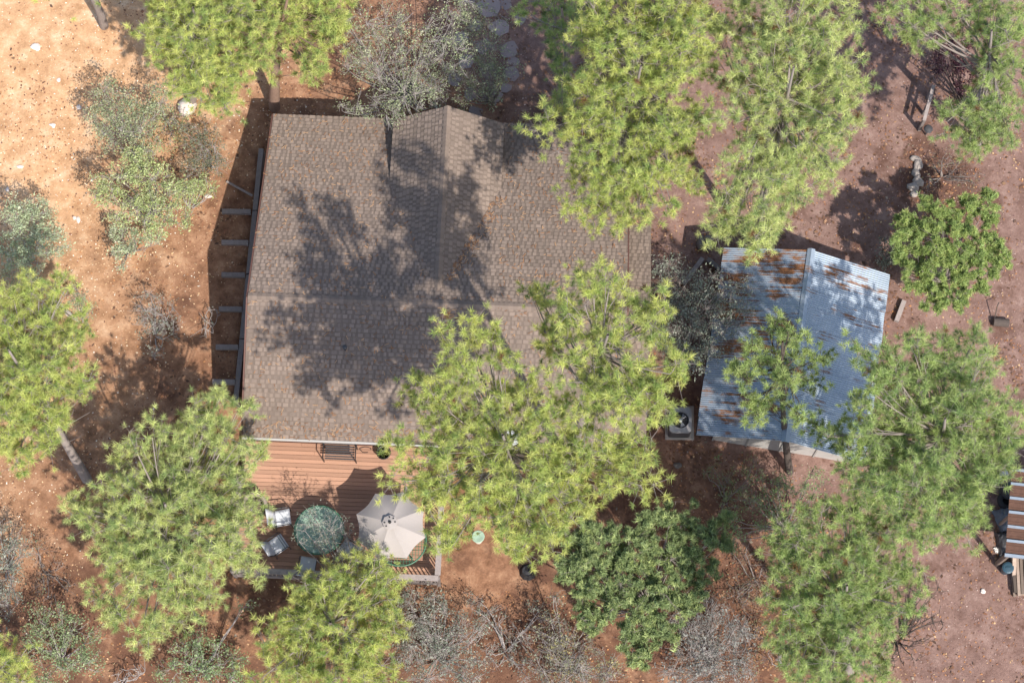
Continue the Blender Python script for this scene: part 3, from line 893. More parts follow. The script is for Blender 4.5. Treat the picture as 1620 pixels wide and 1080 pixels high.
for i, (x, y, r_) in enumerate(((1448, 252, .16), (1452, 262, .2), (1449, 275, .18), (1452, 288, .2), (1444, 297, .2), (1446, 307, .15))):
    rock(x, y, r_, ('topmost', 'second from top', 'third from top', 'third from bottom', 'second from bottom', 'bottommost')[i] + ' grey stone of the row edging the drive above the juniper', gr, tint=.6)
gr = 'pale stones scattered on the west slope'
WL = {(57, 75): 'largest flat pale stone near the top left corner', (125, 170): 'pale stone just left of the upper scrub oak', (83, 198): 'lower left of two close pale stones west of the scrub oak', (124, 348): 'larger of two touching pale stones left of the mint green bush',
      (118, 345): 'smaller of two touching pale stones left of the mint green bush', (330, 311): 'pale stone close to the fallen pole by the retaining wall', (32, 264): 'pale stone near the left edge above the pale green bush', (85, 200): 'upper right of two close pale stones west of the scrub oak',
      (93, 127): 'pale stone below the largest flat stone at upper left', (232, 334): 'pale stone under the bright green manzanita', (146, 285): 'pale stone at the left side of the bright green manzanita', (12, 300): 'pale stone right at the left edge above the pale green bush'}
for (x, y, r_) in ((57, 75, .17), (125, 170, .1), (83, 198, .09), (124, 348, .1), (118, 345, .07), (330, 311, .1), (32, 264, .09), (85, 200, .07), (93, 127, .08), (232, 334, .07), (146, 285, .06), (12, 300, .08)):
    rock(x, y, r_, WL[(x, y)], gr, fl=.35, tint=1.3)
gr = 'dark stones beside the corner timbers'
for (x, y, r_) in ((1108, 385, .22), (1118, 391, .2), (1121, 379, .17)):
    rock(x, y, r_, {1108: 'left', 1118: 'lower right', 1121: 'upper right'}[x] + ' dark stone of the heap above the corner timbers', gr, tint=.3)
rock(1555, 935, .09, 'small pale stone on the ground below the timber stack', fl=.6, tint=1.4)
rock(1072, 736, .13, 'dark stone south of the air conditioner', tint=.3)
# burnt stump
c = G(835, 905)
t = thing('charred_stump', c, 'blackened tree stump on the dirt south of the large pine', 'stump')
MB().lathe([(.36, -.1), (.27, .06), (.22, .2), (.20, .33), (.14, .30), (.02, .36)], 9).build('stump', M['rubber'], t, world=False)
# green plate like stepping disc
c = G(757, 855)
t = thing('bird_bath', c, 'small pale green bird bath dish east of the deck', 'bird bath')
MB().lathe([(.12, 0), (.05, .08), (.05, .6), (.1, .66)], 14).build('pedestal', M['concrete'], t, world=False)
MB().lathe([(.08, .65), (.2, .7), (.22, .74), (.19, .74), (.1, .69)], 20).build('bowl', plain('pale_green_glaze', (.35, .48, .36), .3), t, world=False, smooth=True)

# flagstones of the front patio
fp = [(775, 12, .62), (745, -6, .45), (800, 8, .4), (752, 40, .4), (790, 45, .5), (822, 30, .36), (765, 75, .45), (803, 80, .5), (772, 112, .45), (812, 98, .3), (810, 118, .42), (780, 150, .45), (744, 150, .4), (718, 128, .36), (752, 178, .35), (728, 62, .4), (738, 98, .4), (800, 140, .3)]
pat = thing('stone_patio', G(775, 80), 'patch of irregular lilac flagstones before the cabin entrance', 'patio')
rg = random.Random(11)
for (x, y, r_) in fp:
    c = G(x, y); k = rg.choice((7, 8, 9)); a0_ = rg.random() * 6
    r_ *= .8; zj = rg.uniform(-.008, .012)
    pts = []
    for i in range(k):
        a = a0_ + 2 * math.pi * i / k + rg.uniform(-.25, .25); q = r_ * rg.uniform(.72, 1.12)
        px_, py_ = c.x + q * math.cos(a), c.y + q * math.sin(a)
        pts.append(Vector((px_, py_, c.z + .025 + zj)))
    lo = [p - Vector((0, 0, .12)) for p in pts]; n = k
    MB().add(pts + lo, [tuple(range(n))] + [(i, i + n, (i + 1) % n + n, (i + 1) % n) for i in range(n)], rg.uniform(.85, 1.2)).build('flagstone', M['flag'], pat)

# ---------------------------------------------------------------- lean-to at the east edge
LA, LB = P(1600, 742, 1.9), P(1590, 877, 1.9)
lv = (LB - LA); LL = lv.length; lv.normalize(); lu = Vector((-lv.y, lv.x, 0))
lrz = math.atan2(lu.y, lu.x)
lean = thing('lean_to', (LA + LB) / 2 + lu * 2 - Vector((0, 0, 1.9)), 'open lean-to roofed with rusty metal sheets at the east edge', 'lean-to', rz=lrz)
npan = 6; w = LL / npan
for k in range(npan):
    a = LA + lv * (k * w); d_ = .02 * (k % 2)
    b = a + lu * 4.2 + Vector((0, 0, .55))
    vs = []
    prof = ((0, .05), (.035, .05), (.05, 0.015), (w * .33, .015), (w * .36, .03), (w * .39, .015), (w * .66, .015), (w * .69, .03), (w * .72, .015), (w - .01, .015))
    for s_, h_ in prof: vs += [a + lv * s_ + Vector((0, 0, h_ + d_)), b + lv * s_ + Vector((0, 0, h_ + d_))]
    MB().add(vs, [(2 * i, 2 * i + 1, 2 * i + 3, 2 * i + 2) for i in range(len(prof) - 1)]).build('roof_sheet', M['rust_plate'], lean)
    MB().beam(a + Vector((0, 0, .07 + d_)) + lv * .02, b + Vector((0, 0, .07 + d_)) + lv * .02, .09, .03, 1).build('seam_strip', M['zinc_e'], lean)
MB().beam(LB + lu * -.02 + Vector((0, 0, .03)) + lv * .02, LB + lu * 4.2 + Vector((0, 0, .6)) + lv * .02, .1, .12).build('seam_strip', M['zinc_e'], lean)
for q in (.1, 1.5, 2.9, LL - .1):
    if q < LL:
        MB().tube([LA + lv * q + lu * .15 - Vector((0, 0, 1.95)), LA + lv * q + lu * .15], .06, 8).build('post', M['lumber'], lean)
        MB().tube([LA + lv * q + lu * 4 - Vector((0, 0, 1.95)), LA + lv * q + lu * 4 + Vector((0, 0, .5))], .06, 8).build('post', M['lumber'], lean)
c = G(1589, 902)
t = thing('plastic_bin', c, 'dark teal round bin with lid standing by the lean-to', 'bin')
MB().lathe([(.15, 0), (.19, .5), (.2, .5), (.2, .53), (.15, .56), (.03, .57)], 20).build('bin', M['teal'], t, world=False, smooth=False)
MB().box((0, 0, .58), (.16, .03, .03)).build('handle', M['teal'], t, world=False)
c = P(1596, 790, .3)
t = thing('old_tyre', (c.x, c.y, .02), 'black tyre lying against the lean-to', 'tyre')
MB().lathe([(.2, 0), (.32, .02), (.36, .1), (.32, .2), (.2, .22), (.18, .18), (.18, .04)], 24).build('tyre', M['rubber'], t, world=False, smooth=True)
c = P(1598, 773, .5)
t = thing('steel_drum', (c.x, c.y, 0), 'dark drum with flat grey lid above the tyre', 'drum')
MB().lathe([(.27, 0), (.28, .3), (.27, .3), (.28, .6), (.29, .62), (.27, .62)], 24).build('drum_body', M['darkgrey'], t, world=False, smooth=False)
MB().lathe([(.265, .605), (.265, .61)], 24).build('drum_lid', M['tarp'], t, world=False)
def tarp(px, py, rx, ry, h, label, mat, name='tarp', cat='tarp', rz=.3, seed=1):
    c = G(px, py); r_ = np.random.default_rng(seed); n = 9; vs = []
    for i in range(n):
        for j in range(n):
            x, y = (i / (n - 1) * 2 - 1), (j / (n - 1) * 2 - 1)
            z = h * (1 - max(abs(x), abs(y)) ** 3) + r_.uniform(0, .07)
            xx, yy = x * rx * (1 + r_.uniform(-.06, .06)), y * ry * (1 + r_.uniform(-.06, .06))
            vs.append((c.x + xx * math.cos(rz) - yy * math.sin(rz), c.y + xx * math.sin(rz) + yy * math.cos(rz), c.z + z))
    o = MB().add(vs, [(i * n + j, i * n + n + j, i * n + n + j + 1, i * n + j + 1) for i in range(n - 1) for j in range(n - 1)]).build(name, M[mat], None)
    return tag(o, label, cat)
tarp(1591, 822, .34, .42, .35, 'slate grey tarp heaped beside the lean-to below the tyre', 'tarp', seed=2)
tarp(1589, 860, .28, .42, .3, 'dark rumpled tarp at the lower corner of the lean-to', 'darkgrey', seed=3, rz=.1)
tarp(1589, 757, .16, .42, .25, 'pale blue grey sheet beside the drum', 'sling', name='plastic_sheet', cat='sheet', seed=4, rz=.2)
tarp(1580, 869, .16, .1, .05, 'crumpled white paper on the dirt by the lean-to corner', 'white', name='paper_scrap', cat='paper', seed=5)
A = G(1596, 884); B = G(1603, 922)
timber('leaning_plank', A + Vector((0, 0, .8)), B + Vector((0, 0, .06)), .12, .04, 'pale plank slanting down from the lean-to roof', 'plank', mat='lumber', tint=1.6)
c = G(1615, 905)
t = thing('timber_stack', c, 'stack of old boards at the south end of the lean-to', 'timber')
rg = random.Random(3)
for k in range(8):
    for lv_ in range(2):
        MB().box((-.3 + k * .13, rg.uniform(-.08, .08), .1 + lv_ * .14 + .0), (.1, 1.6, .1), rg.uniform(-.03, .03), rg.choice((.4, .7, 1.0, 1.4))).build('board', M['lumber'], t, world=False)

# ---------------------------------------------------------------- vegetation
def frames(d, roll):
    d = d / np.linalg.norm(d, axis=1, keepdims=True)
    ref = np.where(np.abs(d[:, 2:3]) < .9, np.array([[0, 0, 1.]]), np.array([[1., 0, 0]]))
    a = np.cross(ref, d); a /= np.linalg.norm(a, axis=1, keepdims=True)
    b = np.cross(d, a)
    c, s = np.cos(roll)[:, None], np.sin(roll)[:, None]
    return np.stack([a * c + b * s, -a * s + b * c, d], 2)          # columns x,y,z
def needle_template(n, L, w, seed, amin=12, amax=80, stem=.1):
    r = np.random.default_rng(seed); vs = []
    for i in range(n):
        th = R(1) * r.uniform(amin, amax); ph = r.uniform(0, 6.283); z0 = r.uniform(-stem, 0)
        d = np.array([math.sin(th) * math.cos(ph), math.sin(th) * math.sin(ph), math.cos(th)])
        sd_ = np.cross(d, r.normal(size=3)); sd_ /= np.linalg.norm(sd_)
        l = L * r.uniform(.75, 1.1); b = np.array([0, 0, z0])
        tip = b + d * l + np.array([0, 0, -.02 * math.sin(th)])
        vs += [b + sd_ * w / 2, b - sd_ * w / 2, tip]
    return np.array(vs).reshape(n, 3, 3)
def leaf_template(n, spread, size, seed, k=4):
    r = np.random.default_rng(seed); vs = []
    for i in range(n):
        p = r.normal(size=3) * spread * .5
        a = r.normal(size=3); a /= np.linalg.norm(a); a[2] *= .5
        b = np.cross(a, r.normal(size=3)); b /= np.linalg.norm(b)
        s = size * r.uniform(.6, 1.2)
        vs += [p - b * s * .3, p + a * s, p + b * s * .3, p - a * s * .5]
    return np.array(vs).reshape(n, 4, 3)
TPL = {'pine': [needle_template(60, .215, .015, i, 10, 105, .15) for i in range(6)],
       'pine_long': [needle_template(60, .235, .015, 20 + i, 10, 105, .15) for i in range(6)],
       'juniper': [needle_template(34, .125, .022, 40 + i, 0, 100, .13) for i in range(6)],
       'oak': [leaf_template(8, .17, .062, 60 + i) for i in range(6)],
       'manzanita': [leaf_template(10, .15, .068, 70 + i) for i in range(6)],
       'plum': [leaf_template(11, .18, .075, 80 + i) for i in range(6)]}
def foliage(name, kind, pos, dirs, scale, col, parent, mat, r):
    """one sprig per position; col (n,3)"""
    tp = TPL[kind]; n = len(pos); k = tp[0].shape[1]; loc = np.array(parent.location)
    F_ = frames(dirs, r.uniform(0, 6.283, n)); pick = r.integers(0, len(tp), n)
    V = []; T = []
    for q in range(len(tp)):
        m_ = pick == q
        if not m_.any(): continue
        t = tp[q]; L = t.reshape(-1, 3)
        w = np.einsum('nij,lj->nli', F_[m_], L) * scale[m_][:, None, None] + pos[m_][:, None, :] - loc
        V.append(w.reshape(-1, 3))
        c_ = np.repeat(col[m_], t.shape[0], 0) * r.uniform(.8, 1.2, (m_.sum() * t.shape[0], 1))
        T.append(c_)
    V = np.concatenate(V); T = np.concatenate(T)
    return np_mesh(name, V, np.arange(len(V)).reshape(-1, k), mat, parent, T)

class Wood:
    """fast accumulation of tapering limbs"""
    def __init__(s): s.v = []; s.f = []; s.n = 0
    def limb(s, pts, r0, r1, n=5):
        pts = np.array(pts, float); m_ = len(pts)
        rr = np.linspace(r0, r1, m_)
        t = np.gradient(pts, axis=0); t /= np.linalg.norm(t, axis=1, keepdims=True) + 1e-9
        ref = np.array([.3, .9, .2]) if abs(t[0][1]) < .8 else np.array([1., .1, .1])
        a = np.cross(t, ref); a /= np.linalg.norm(a, axis=1, keepdims=True); b = np.cross(t, a)
        an = np.arange(n) * 2 * math.pi / n
        v = pts[:, None] + (a[:, None] * np.cos(an)[None, :, None] + b[:, None] * np.sin(an)[None, :, None]) * rr[:, None, None]
        s.v.append(v.reshape(-1, 3))
        i = np.arange(m_ - 1)[:, None] * n; k = np.arange(n)[None]; j = (k + 1) % n
        s.f.append((np.stack([i + k, i + j, i + n + j, i + n + k], -1) + s.n).reshape(-1, 4)); s.n += m_ * n
    def twigs(s, a, b, r):
        """many straight three-sided twigs at once, a,b (n,3)"""
        n = len(a)
        if n == 0: return
        t = b - a; ln = np.linalg.norm(t, axis=1, keepdims=True) + 1e-9; t = t / ln
        ref = np.tile(np.array([[.31, .52, .79]]), (n, 1)); x = np.cross(t, ref); x /= np.linalg.norm(x, axis=1, keepdims=True) + 1e-9; y = np.cross(t, x)
        v = np.zeros((n, 6, 3))
        for k in range(3):
            c_, s_ = math.cos(k * 2.094), math.sin(k * 2.094)
            o = (x * c_ + y * s_)
            v[:, k] = a + o * r; v[:, 3 + k] = b + o * r * .5
        f = np.array([[0, 1, 4, 3], [1, 2, 5, 4], [2, 0, 3, 5]])
        s.v.append(v.reshape(-1, 3)); s.f.append((f[None] + np.arange(n)[:, None, None] * 6 + s.n).reshape(-1, 4)); s.n += n * 6
    def build(s, name, mat, parent):
        v = np.concatenate(s.v) - np.array(parent.location)
        return np_mesh(name, v, np.concatenate(s.f), mat, parent, smooth=False)

def tint_mix(n, r, cols, wts, jitter=.16):
    c = np.array(cols)[r.choice(len(cols), n, p=wts)]
    return c * r.uniform(1 - jitter, 1 + jitter, (n, 1)) * np.array([1, 1, 1])

PINE_Y = ([(.65, .69, .235), (.54, .62, .20), (.36, .46, .15)], [.42, .38, .2])
PINE_G = ([(.51, .61, .235), (.42, .53, .20), (.28, .39, .15)], [.40, .38, .22])
PINE_P = ([(.66, .71, .30), (.55, .63, .25), (.36, .46, .18)], [.42, .36, .22])

def pine(label, base, blobs, zc, pal, seed, kind='pine', trunk_r=.19, bark='bark_grey', dens=8.0, zspread=.72, vis=0.0, tscale=1.0, lean=None, low=.85):
    r = np.random.default_rng(seed)
    B = G(*base)
    t = thing('pine_tree', B, label, 'pine tree', 'tall pines around the cabin')
    L = []
    for bl in blobs:
        x, y, rp = bl[:3]; z = zc + (bl[3] if len(bl) > 3 else 0) + r.uniform(-.5, .5)
        q = P(x, y, z)
        L.append((np.array(q), rp * mpp(z) * .98, 1.0))
    mx, my = sum(b[0] * b[2] ** 2 for b in blobs) / sum(b[2] ** 2 for b in blobs), sum(b[1] * b[2] ** 2 for b in blobs) / sum(b[2] ** 2 for b in blobs)
    ext = max(math.hypot(b[0] - mx, b[1] - my) for b in blobs)
    for bl in blobs:                               # lower tiers of boughs under the crown
        x, y, rp = bl[:3]; far = math.hypot(x - mx, y - my) / (ext + 1)
        if rp < 17 or r.uniform() > low: continue
        z = zc - r.uniform(1.3, .24 * zc + 1.2) * (1.1 - .5 * far)
        q = P(x + (mx - x) * .12, y + (my - y) * .12, z)
        L.append((np.array(q), rp * mpp(z) * .95, .55))
    wts = np.array([b[1] ** 2 for b in L]); cen = (np.array([b[0] for b in L]) * wts[:, None]).sum(0) / wts.sum()
    topz = max(b[0][2] for b in L) + .6
    base_ = np.array(B); top = np.array([cen[0], cen[1], topz]) if lean is None else np.array(P(lean[0], lean[1], topz))
    W = Wood()
    ctrl = (base_ + top) / 2 + r.normal(size=3) * np.array([.15, .15, 0])
    tt = np.linspace(0, 1, 12)[:, None]
    tr = (1 - tt) ** 2 * (base_ - [0, 0, .2]) + 2 * tt * (1 - tt) * ctrl + tt ** 2 * top
    W.limb(tr, trunk_r, .035, 9)
    def trunk_at(z):
        i = np.searchsorted(tr[:, 2], z); i = min(max(i, 1), 11)
        a, b = tr[i - 1], tr[i]; f = np.clip((z - a[2]) / (b[2] - a[2] + 1e-6), 0, 1); return a + (b - a) * f
    PO, DI = [], []; TA, TB = [], []; YA, YB = [], []; TAc, TBc = [], []
    for (c, rad, dfac) in L:
        hd = np.linalg.norm((c - cen)[:2])
        st = trunk_at(np.clip(c[2] - .35 * hd - .3, 1.0, topz - .4))
        midp = (st + c) / 2 + np.array([0, 0, -.08 * hd]) + r.normal(size=3) * .12 * max(hd, .5) * .5
        q = np.linspace(0, 1, 7)[:, None]
        cv = (1 - q) ** 2 * st + 2 * q * (1 - q) * midp + q ** 2 * (c - [0, 0, .25 * rad])
        W.limb(cv, min(.03 + .009 * hd, trunk_r * .4), .014, 5)
        nc = max(3, int(2.6 * dens * dfac * rad * rad))
        an = r.uniform(0, 6.283, nc); rho = np.sqrt(r.uniform(0, 1, nc)); rho *= (1 + .14 * np.sin(an * 3 + seed) + .10 * np.sin(an * 5 + 2 * seed))
        hz = zspread * rad * np.sqrt(np.clip(1 - rho ** 2, 0, 1)) * r.uniform(-1.0, 1.0, nc) - .10 * rad * rho ** 2 * 2
        cl = c + np.stack([rho * rad * np.cos(an), rho * rad * np.sin(an), hz], 1)
        k = r.integers(2, 7, nc); sta = cv[k]
        mids = (sta + cl) / 2 + np.array([0, 0, -.05]) + r.normal(size=(nc, 3)) * .07
        TA += [sta, mids]; TB += [mids, cl]
        nt_ = r.integers(5, 11, nc); idx = np.repeat(np.arange(nc), nt_); m_ = len(idx)
        out = cl - c; out[:, 2] *= .5
        out /= np.linalg.norm(out, axis=1, keepdims=True) + 1e-6
        off = r.normal(size=(m_, 3)) * np.array([.21, .21, .10]) + out[idx] * .10
        p = cl[idx] + off * tscale
        d = out[idx] * .6 + off / .2 * .5 + np.array([0, 0, .75]) + r.normal(size=(m_, 3)) * .15
        PO.append(p); DI.append(d); TAc.append(cl[idx]); TBc.append(p)
    PO, DI = np.concatenate(PO), np.concatenate(DI)
    W.twigs(np.concatenate(TA), np.concatenate(TB), .014)
    W.twigs(np.concatenate(TAc), np.concatenate(TBc), .008)
    # bare dead stubs low on the trunk
    ns = 14; zz = r.uniform(.3, .8, ns) * topz; sa = np.array([trunk_at(z) for z in zz]); a = r.uniform(0, 6.283, ns)
    W.twigs(sa, sa + np.stack([np.cos(a), np.sin(a), r.uniform(-.1, .4, ns)], 1) * r.uniform(.4, 1.4, (ns, 1)), .014)
    W.build('trunk', M[bark], t)
    n = len(PO)
    col = tint_mix(n, r, *pal)
    brown = r.uniform(size=n) < .012
    col[brown] = (.26, .15, .07)
    foliage('crown', kind, PO, DI, r.uniform(.62, 1.2, n) * tscale, col, t, M['needles'], r)
    return t

pine('tall pine whose bright crown covers the far north west, left of the cabin corner', (300, 165),
     [(250, 30, 40), (300, 50, 55), (355, 50, 50), (300, 105, 40), (345, 115, 42), (375, 90, 35), (320, 150, 25), (355, 160, 18), (265, 85, 28), (330, 5, 50), (390, 20, 35), (285, -20, 50)], 7, PINE_Y, 1, dens=10)
pine('pine with orange trunk standing right at the cabin north west corner', (433, 170),
     [(440, 20, 45), (500, 25, 40), (420, 60, 35), (470, 60, 28), (505, 75, 22), (495, 115, 26), (535, 10, 30), (450, -20, 50), (525, 45, 18), (412, 100, 22)], 7, PINE_Y, 2, dens=9.5, bark='bark_red', trunk_r=.22)
pine('broad dense pine hanging over the cabin roof from the north', (985, 330),
     [(990, 20, 60), (1050, 20, 60), (1000, 90, 60), (1060, 100, 55), (930, 140, 38), (970, 160, 55), (1040, 170, 60), (1085, 190, 32), (930, 195, 40), (990, 225, 50), (1050, 240, 50), (865, 205, 22), (898, 235, 26), (935, 262, 30),
      (980, 290, 45), (1035, 300, 42), (1075, 280, 28), (910, 310, 30, -1), (955, 335, 32, -1), (1010, 345, 28), (950, 60, 40), (1100, 60, 35), (940, 10, 40), (1095, -10, 40)], 11, PINE_Y, 3, dens=8.5)
pine('shaded sparse pine behind the broad one, dark boughs over the patio', (905, 190),
     [(835, 20, 20), (865, 30, 30), (900, 60, 32), (905, 20, 35), (880, 90, 20), (860, 0, 30), (900, 130, 22), (890, 165, 20)], 6, PINE_G, 4, dens=6)
pine('tall open pine with several pale trunks between the cabin and the drive', (1188, 395),
     [(1190, 20, 45, -1.5), (1250, 20, 60), (1310, 30, 50), (1215, 80, 50), (1280, 90, 60), (1330, 110, 38), (1195, 130, 38), (1250, 150, 55), (1310, 170, 48), (1345, 200, 30), (1170, 190, 35), (1220, 215, 45), (1285, 235, 48),
      (1318, 270, 26), (1180, 260, 32), (1235, 285, 38), (1265, 300, 25), (1150, 320, 28), (1195, 330, 30), (1160, 365, 26), (1210, 370, 28), (1135, 345, 18), (1190, 392, 24), (1140, 60, 35, -3), (1150, 120, 30, -3)], 11, PINE_P, 5, kind='pine_long', dens=7.5)
pine('pine in the far north east corner above the purple leaved shrub', (1545, 235),
     [(1425, 20, 30), (1470, 40, 32), (1520, 15, 42), (1565, 35, 38), (1605, 60, 40), (1600, 120, 36), (1500, 190, 24), (1545, 195, 32), (1590, 190, 35), (1520, 215, 24), (1555, 228, 24), (1600, 215, 20), (1580, 90, 28), (1562, 140, 22), (1548, 168, 22), (1575, 160, 26), (1590, 0, 40), (1440, -10, 30)], 7.5, PINE_G, 6, dens=7.5)
pine('large double crowned pine in front of the cabin, north east half', (890, 790),
     [(940, 440, 24), (965, 450, 28), (925, 480, 36), (985, 490, 42), (930, 530, 45), (985, 550, 48), (1035, 475, 22), (1060, 485, 16), (1030, 520, 26), (1020, 505, 20), (880, 490, 26, -2.5), (870, 545, 26, -2.5), (845, 470, 18, -3), (930, 590, 45), (985, 610, 42), (1030, 600, 26), (1060, 590, 22), (1040, 625, 24), (1072, 585, 12), (992, 660, 38), (945, 655, 45), (1012, 690, 20)], 16, PINE_Y, 7, dens=7.6, low=.3, trunk_r=.22)
pine('large pine crown over the south eave, its boughs reaching the parasol', (840, 850),
     [(745, 520, 22), (710, 540, 28), (770, 545, 28), (735, 575, 34), (790, 590, 34), (690, 600, 24), (700, 640, 36), (755, 630, 42), (810, 640, 42), (855, 610, 36), (665, 610, 20, -2), (670, 650, 26, -2.5), (690, 690, 40), (745, 690, 45), (805, 700, 48), (865, 680, 45), (655, 730, 34), (640, 760, 24), (705, 750, 42), (765, 760, 45), (825, 770, 45), (885, 740, 45),
      (925, 720, 40), (965, 720, 40), (990, 740, 28), (940, 765, 34), (975, 765, 24), (1020, 760, 14), (800, 825, 38), (850, 820, 38), (890, 800, 30), (770, 800, 30), (720, 790, 34), (680, 790, 26), (700, 840, 22), (715, 865, 14), (840, 860, 26), (805, 870, 20), (880, 850, 26), (630, 700, 16), (1005, 705, 18)], 15, PINE_Y, 8, dens=8.0, low=.35, trunk_r=.22)
pine('pine with radiating tufted boughs at the west end of the deck', (285, 905),
     [(350, 625, 15), (345, 650, 22), (300, 650, 20), (380, 640, 14), (310, 680, 32), (360, 690, 32), (240, 690, 24), (205, 690, 14), (260, 730, 38), (320, 735, 42), (375, 730, 30), (415, 720, 14), (200, 730, 24), (170, 780, 26), (215, 780, 36), (270, 790, 42), (330, 795, 42), (380, 790, 28), (120, 810, 20), (150, 840, 26), (105, 790, 10), (200, 840, 40), (260, 850, 45), (320, 855, 42),
      (370, 850, 32), (395, 825, 18), (180, 890, 32), (230, 910, 42), (290, 915, 42), (160, 945, 22), (200, 960, 28), (240, 985, 24), (300, 965, 26), (335, 920, 26), (225, 1010, 12), (390, 880, 24)], 6, PINE_P, 9, kind='pine_long', dens=8.5)
pine('bright pine south of the deck at the bottom centre left', (515, 985),
     [(505, 915, 18), (548, 900, 24), (590, 900, 22), (618, 915, 16), (500, 940, 34), (555, 945, 42), (600, 950, 34), (460, 980, 26), (500, 990, 40), (555, 1010, 45), (605, 1000, 26), (440, 1020, 26), (470, 1050, 36), (530, 1070, 45), (580, 1070, 36), (415, 1070, 20)], 4.6, PINE_Y, 10, dens=9.5)
pine('leaning pine on the west edge with a pale trunk', (138, 760),
     [(20, 480, 32), (60, 470, 32), (30, 530, 42), (85, 510, 32), (110, 550, 26), (60, 580, 42), (140, 500, 12), (105, 600, 28), (10, 600, 40), (60, 640, 36), (130, 620, 22), (20, 670, 40), (75, 690, 26), (30, 720, 22), (-15, 540, 50), (-10, 660, 45), (100, 460, 18), (15, 450, 16)], 7, PINE_Y, 11, kind='pine_long', dens=9)
pine('young pine whose dark trunk crosses the metal shed roof', (1251, 748),
     [(1215, 510, 20), (1250, 520, 24), (1230, 545, 30), (1265, 560, 24), (1195, 560, 18), (1215, 585, 30), (1255, 590, 28), (1285, 570, 14), (1245, 620, 28), (1265, 635, 20), (1210, 625, 22), (1180, 600, 16), (1165, 590, 10), (1200, 655, 12, -1), (1295, 600, 10, -1), (1300, 675, 10, -2), (1175, 640, 10, -1)], 8.5, PINE_G, 12, dens=3.8, low=.2, bark='bark_dark', trunk_r=.14, lean=(1238, 540))
pine('widest pine at the east side between the shed and the lean-to', (1475, 800),
     [(1362, 545, 14), (1405, 575, 26), (1450, 560, 32), (1500, 550, 28), (1540, 540, 24), (1565, 560, 20), (1430, 610, 42), (1490, 610, 45), (1545, 610, 36), (1385, 622, 28), (1352, 645, 18), (1368, 682, 32), (1420, 670, 42), (1480, 670, 45), (1540, 670, 42), (1590, 650, 26), (1358, 730, 34), (1410, 730, 42), (1470, 730, 45), (1530, 740, 42), (1580, 710, 32), (1600, 690, 22),
      (1440, 790, 40), (1500, 800, 40), (1560, 780, 26), (1390, 780, 36), (1320, 690, 20), (1520, 840, 24), (1470, 850, 30), (1560, 820, 14), (1545, 805, 20), (1590, 745, 14)], 9.5, PINE_G, 13, dens=9.4, kind='pine_long', trunk_r=.24)
pine('pine at the south east below the widest crown', (1345, 1060),
     [(1340, 800, 28), (1300, 830, 34), (1355, 840, 40), (1410, 830, 28), (1250, 850, 28), (1230, 875, 18), (1290, 885, 42), (1350, 890, 42), (1400, 880, 32), (1250, 920, 36), (1310, 940, 45), (1370, 940, 42), (1420, 920, 24), (1240, 970, 32), (1290, 990, 42), (1350, 995, 42), (1400, 975, 28), (1260, 1030, 36), (1320, 1045, 45), (1370, 1050, 32), (1300, 1090, 40), (1430, 960, 14), (1460, 900, 14)], 8.5, PINE_G, 14, dens=9.2, trunk_r=.2)
pine('pine just showing at the south west corner of the plot', (20, 1075), [(5, 1030, 24), (15, 1065, 22), (-20, 1060, 40), (30, 1090, 24)], 5, PINE_Y, 15, dens=7)
# standing trunk leaving the frame in the north west
B = G(165, 42)
t = thing('bare_trunk', B, 'slim bare pine trunk at the top left corner', 'tree')
W = Wood(); tp = np.array(P(112, -70, 7)); b_ = np.array(B)
W.limb([b_ + (tp - b_) * q + np.array([.1 * math.sin(q * 5), 0, 0]) for q in np.linspace(-.03, 1, 9)], .17, .08, 9)
W.build('trunk', M['bark_grey'], t)
r0 = np.random.default_rng(5); pp = np.array(P(105, -85, 8)) + r0.normal(size=(260, 3)) * np.array([1.1, .7, .7])
foliage('crown', 'pine', pp, r0.normal(size=(260, 3)) + [0, 0, 1], r0.uniform(.9, 1.1, 260), tint_mix(260, r0, *PINE_Y), t, M['needles'], r0)

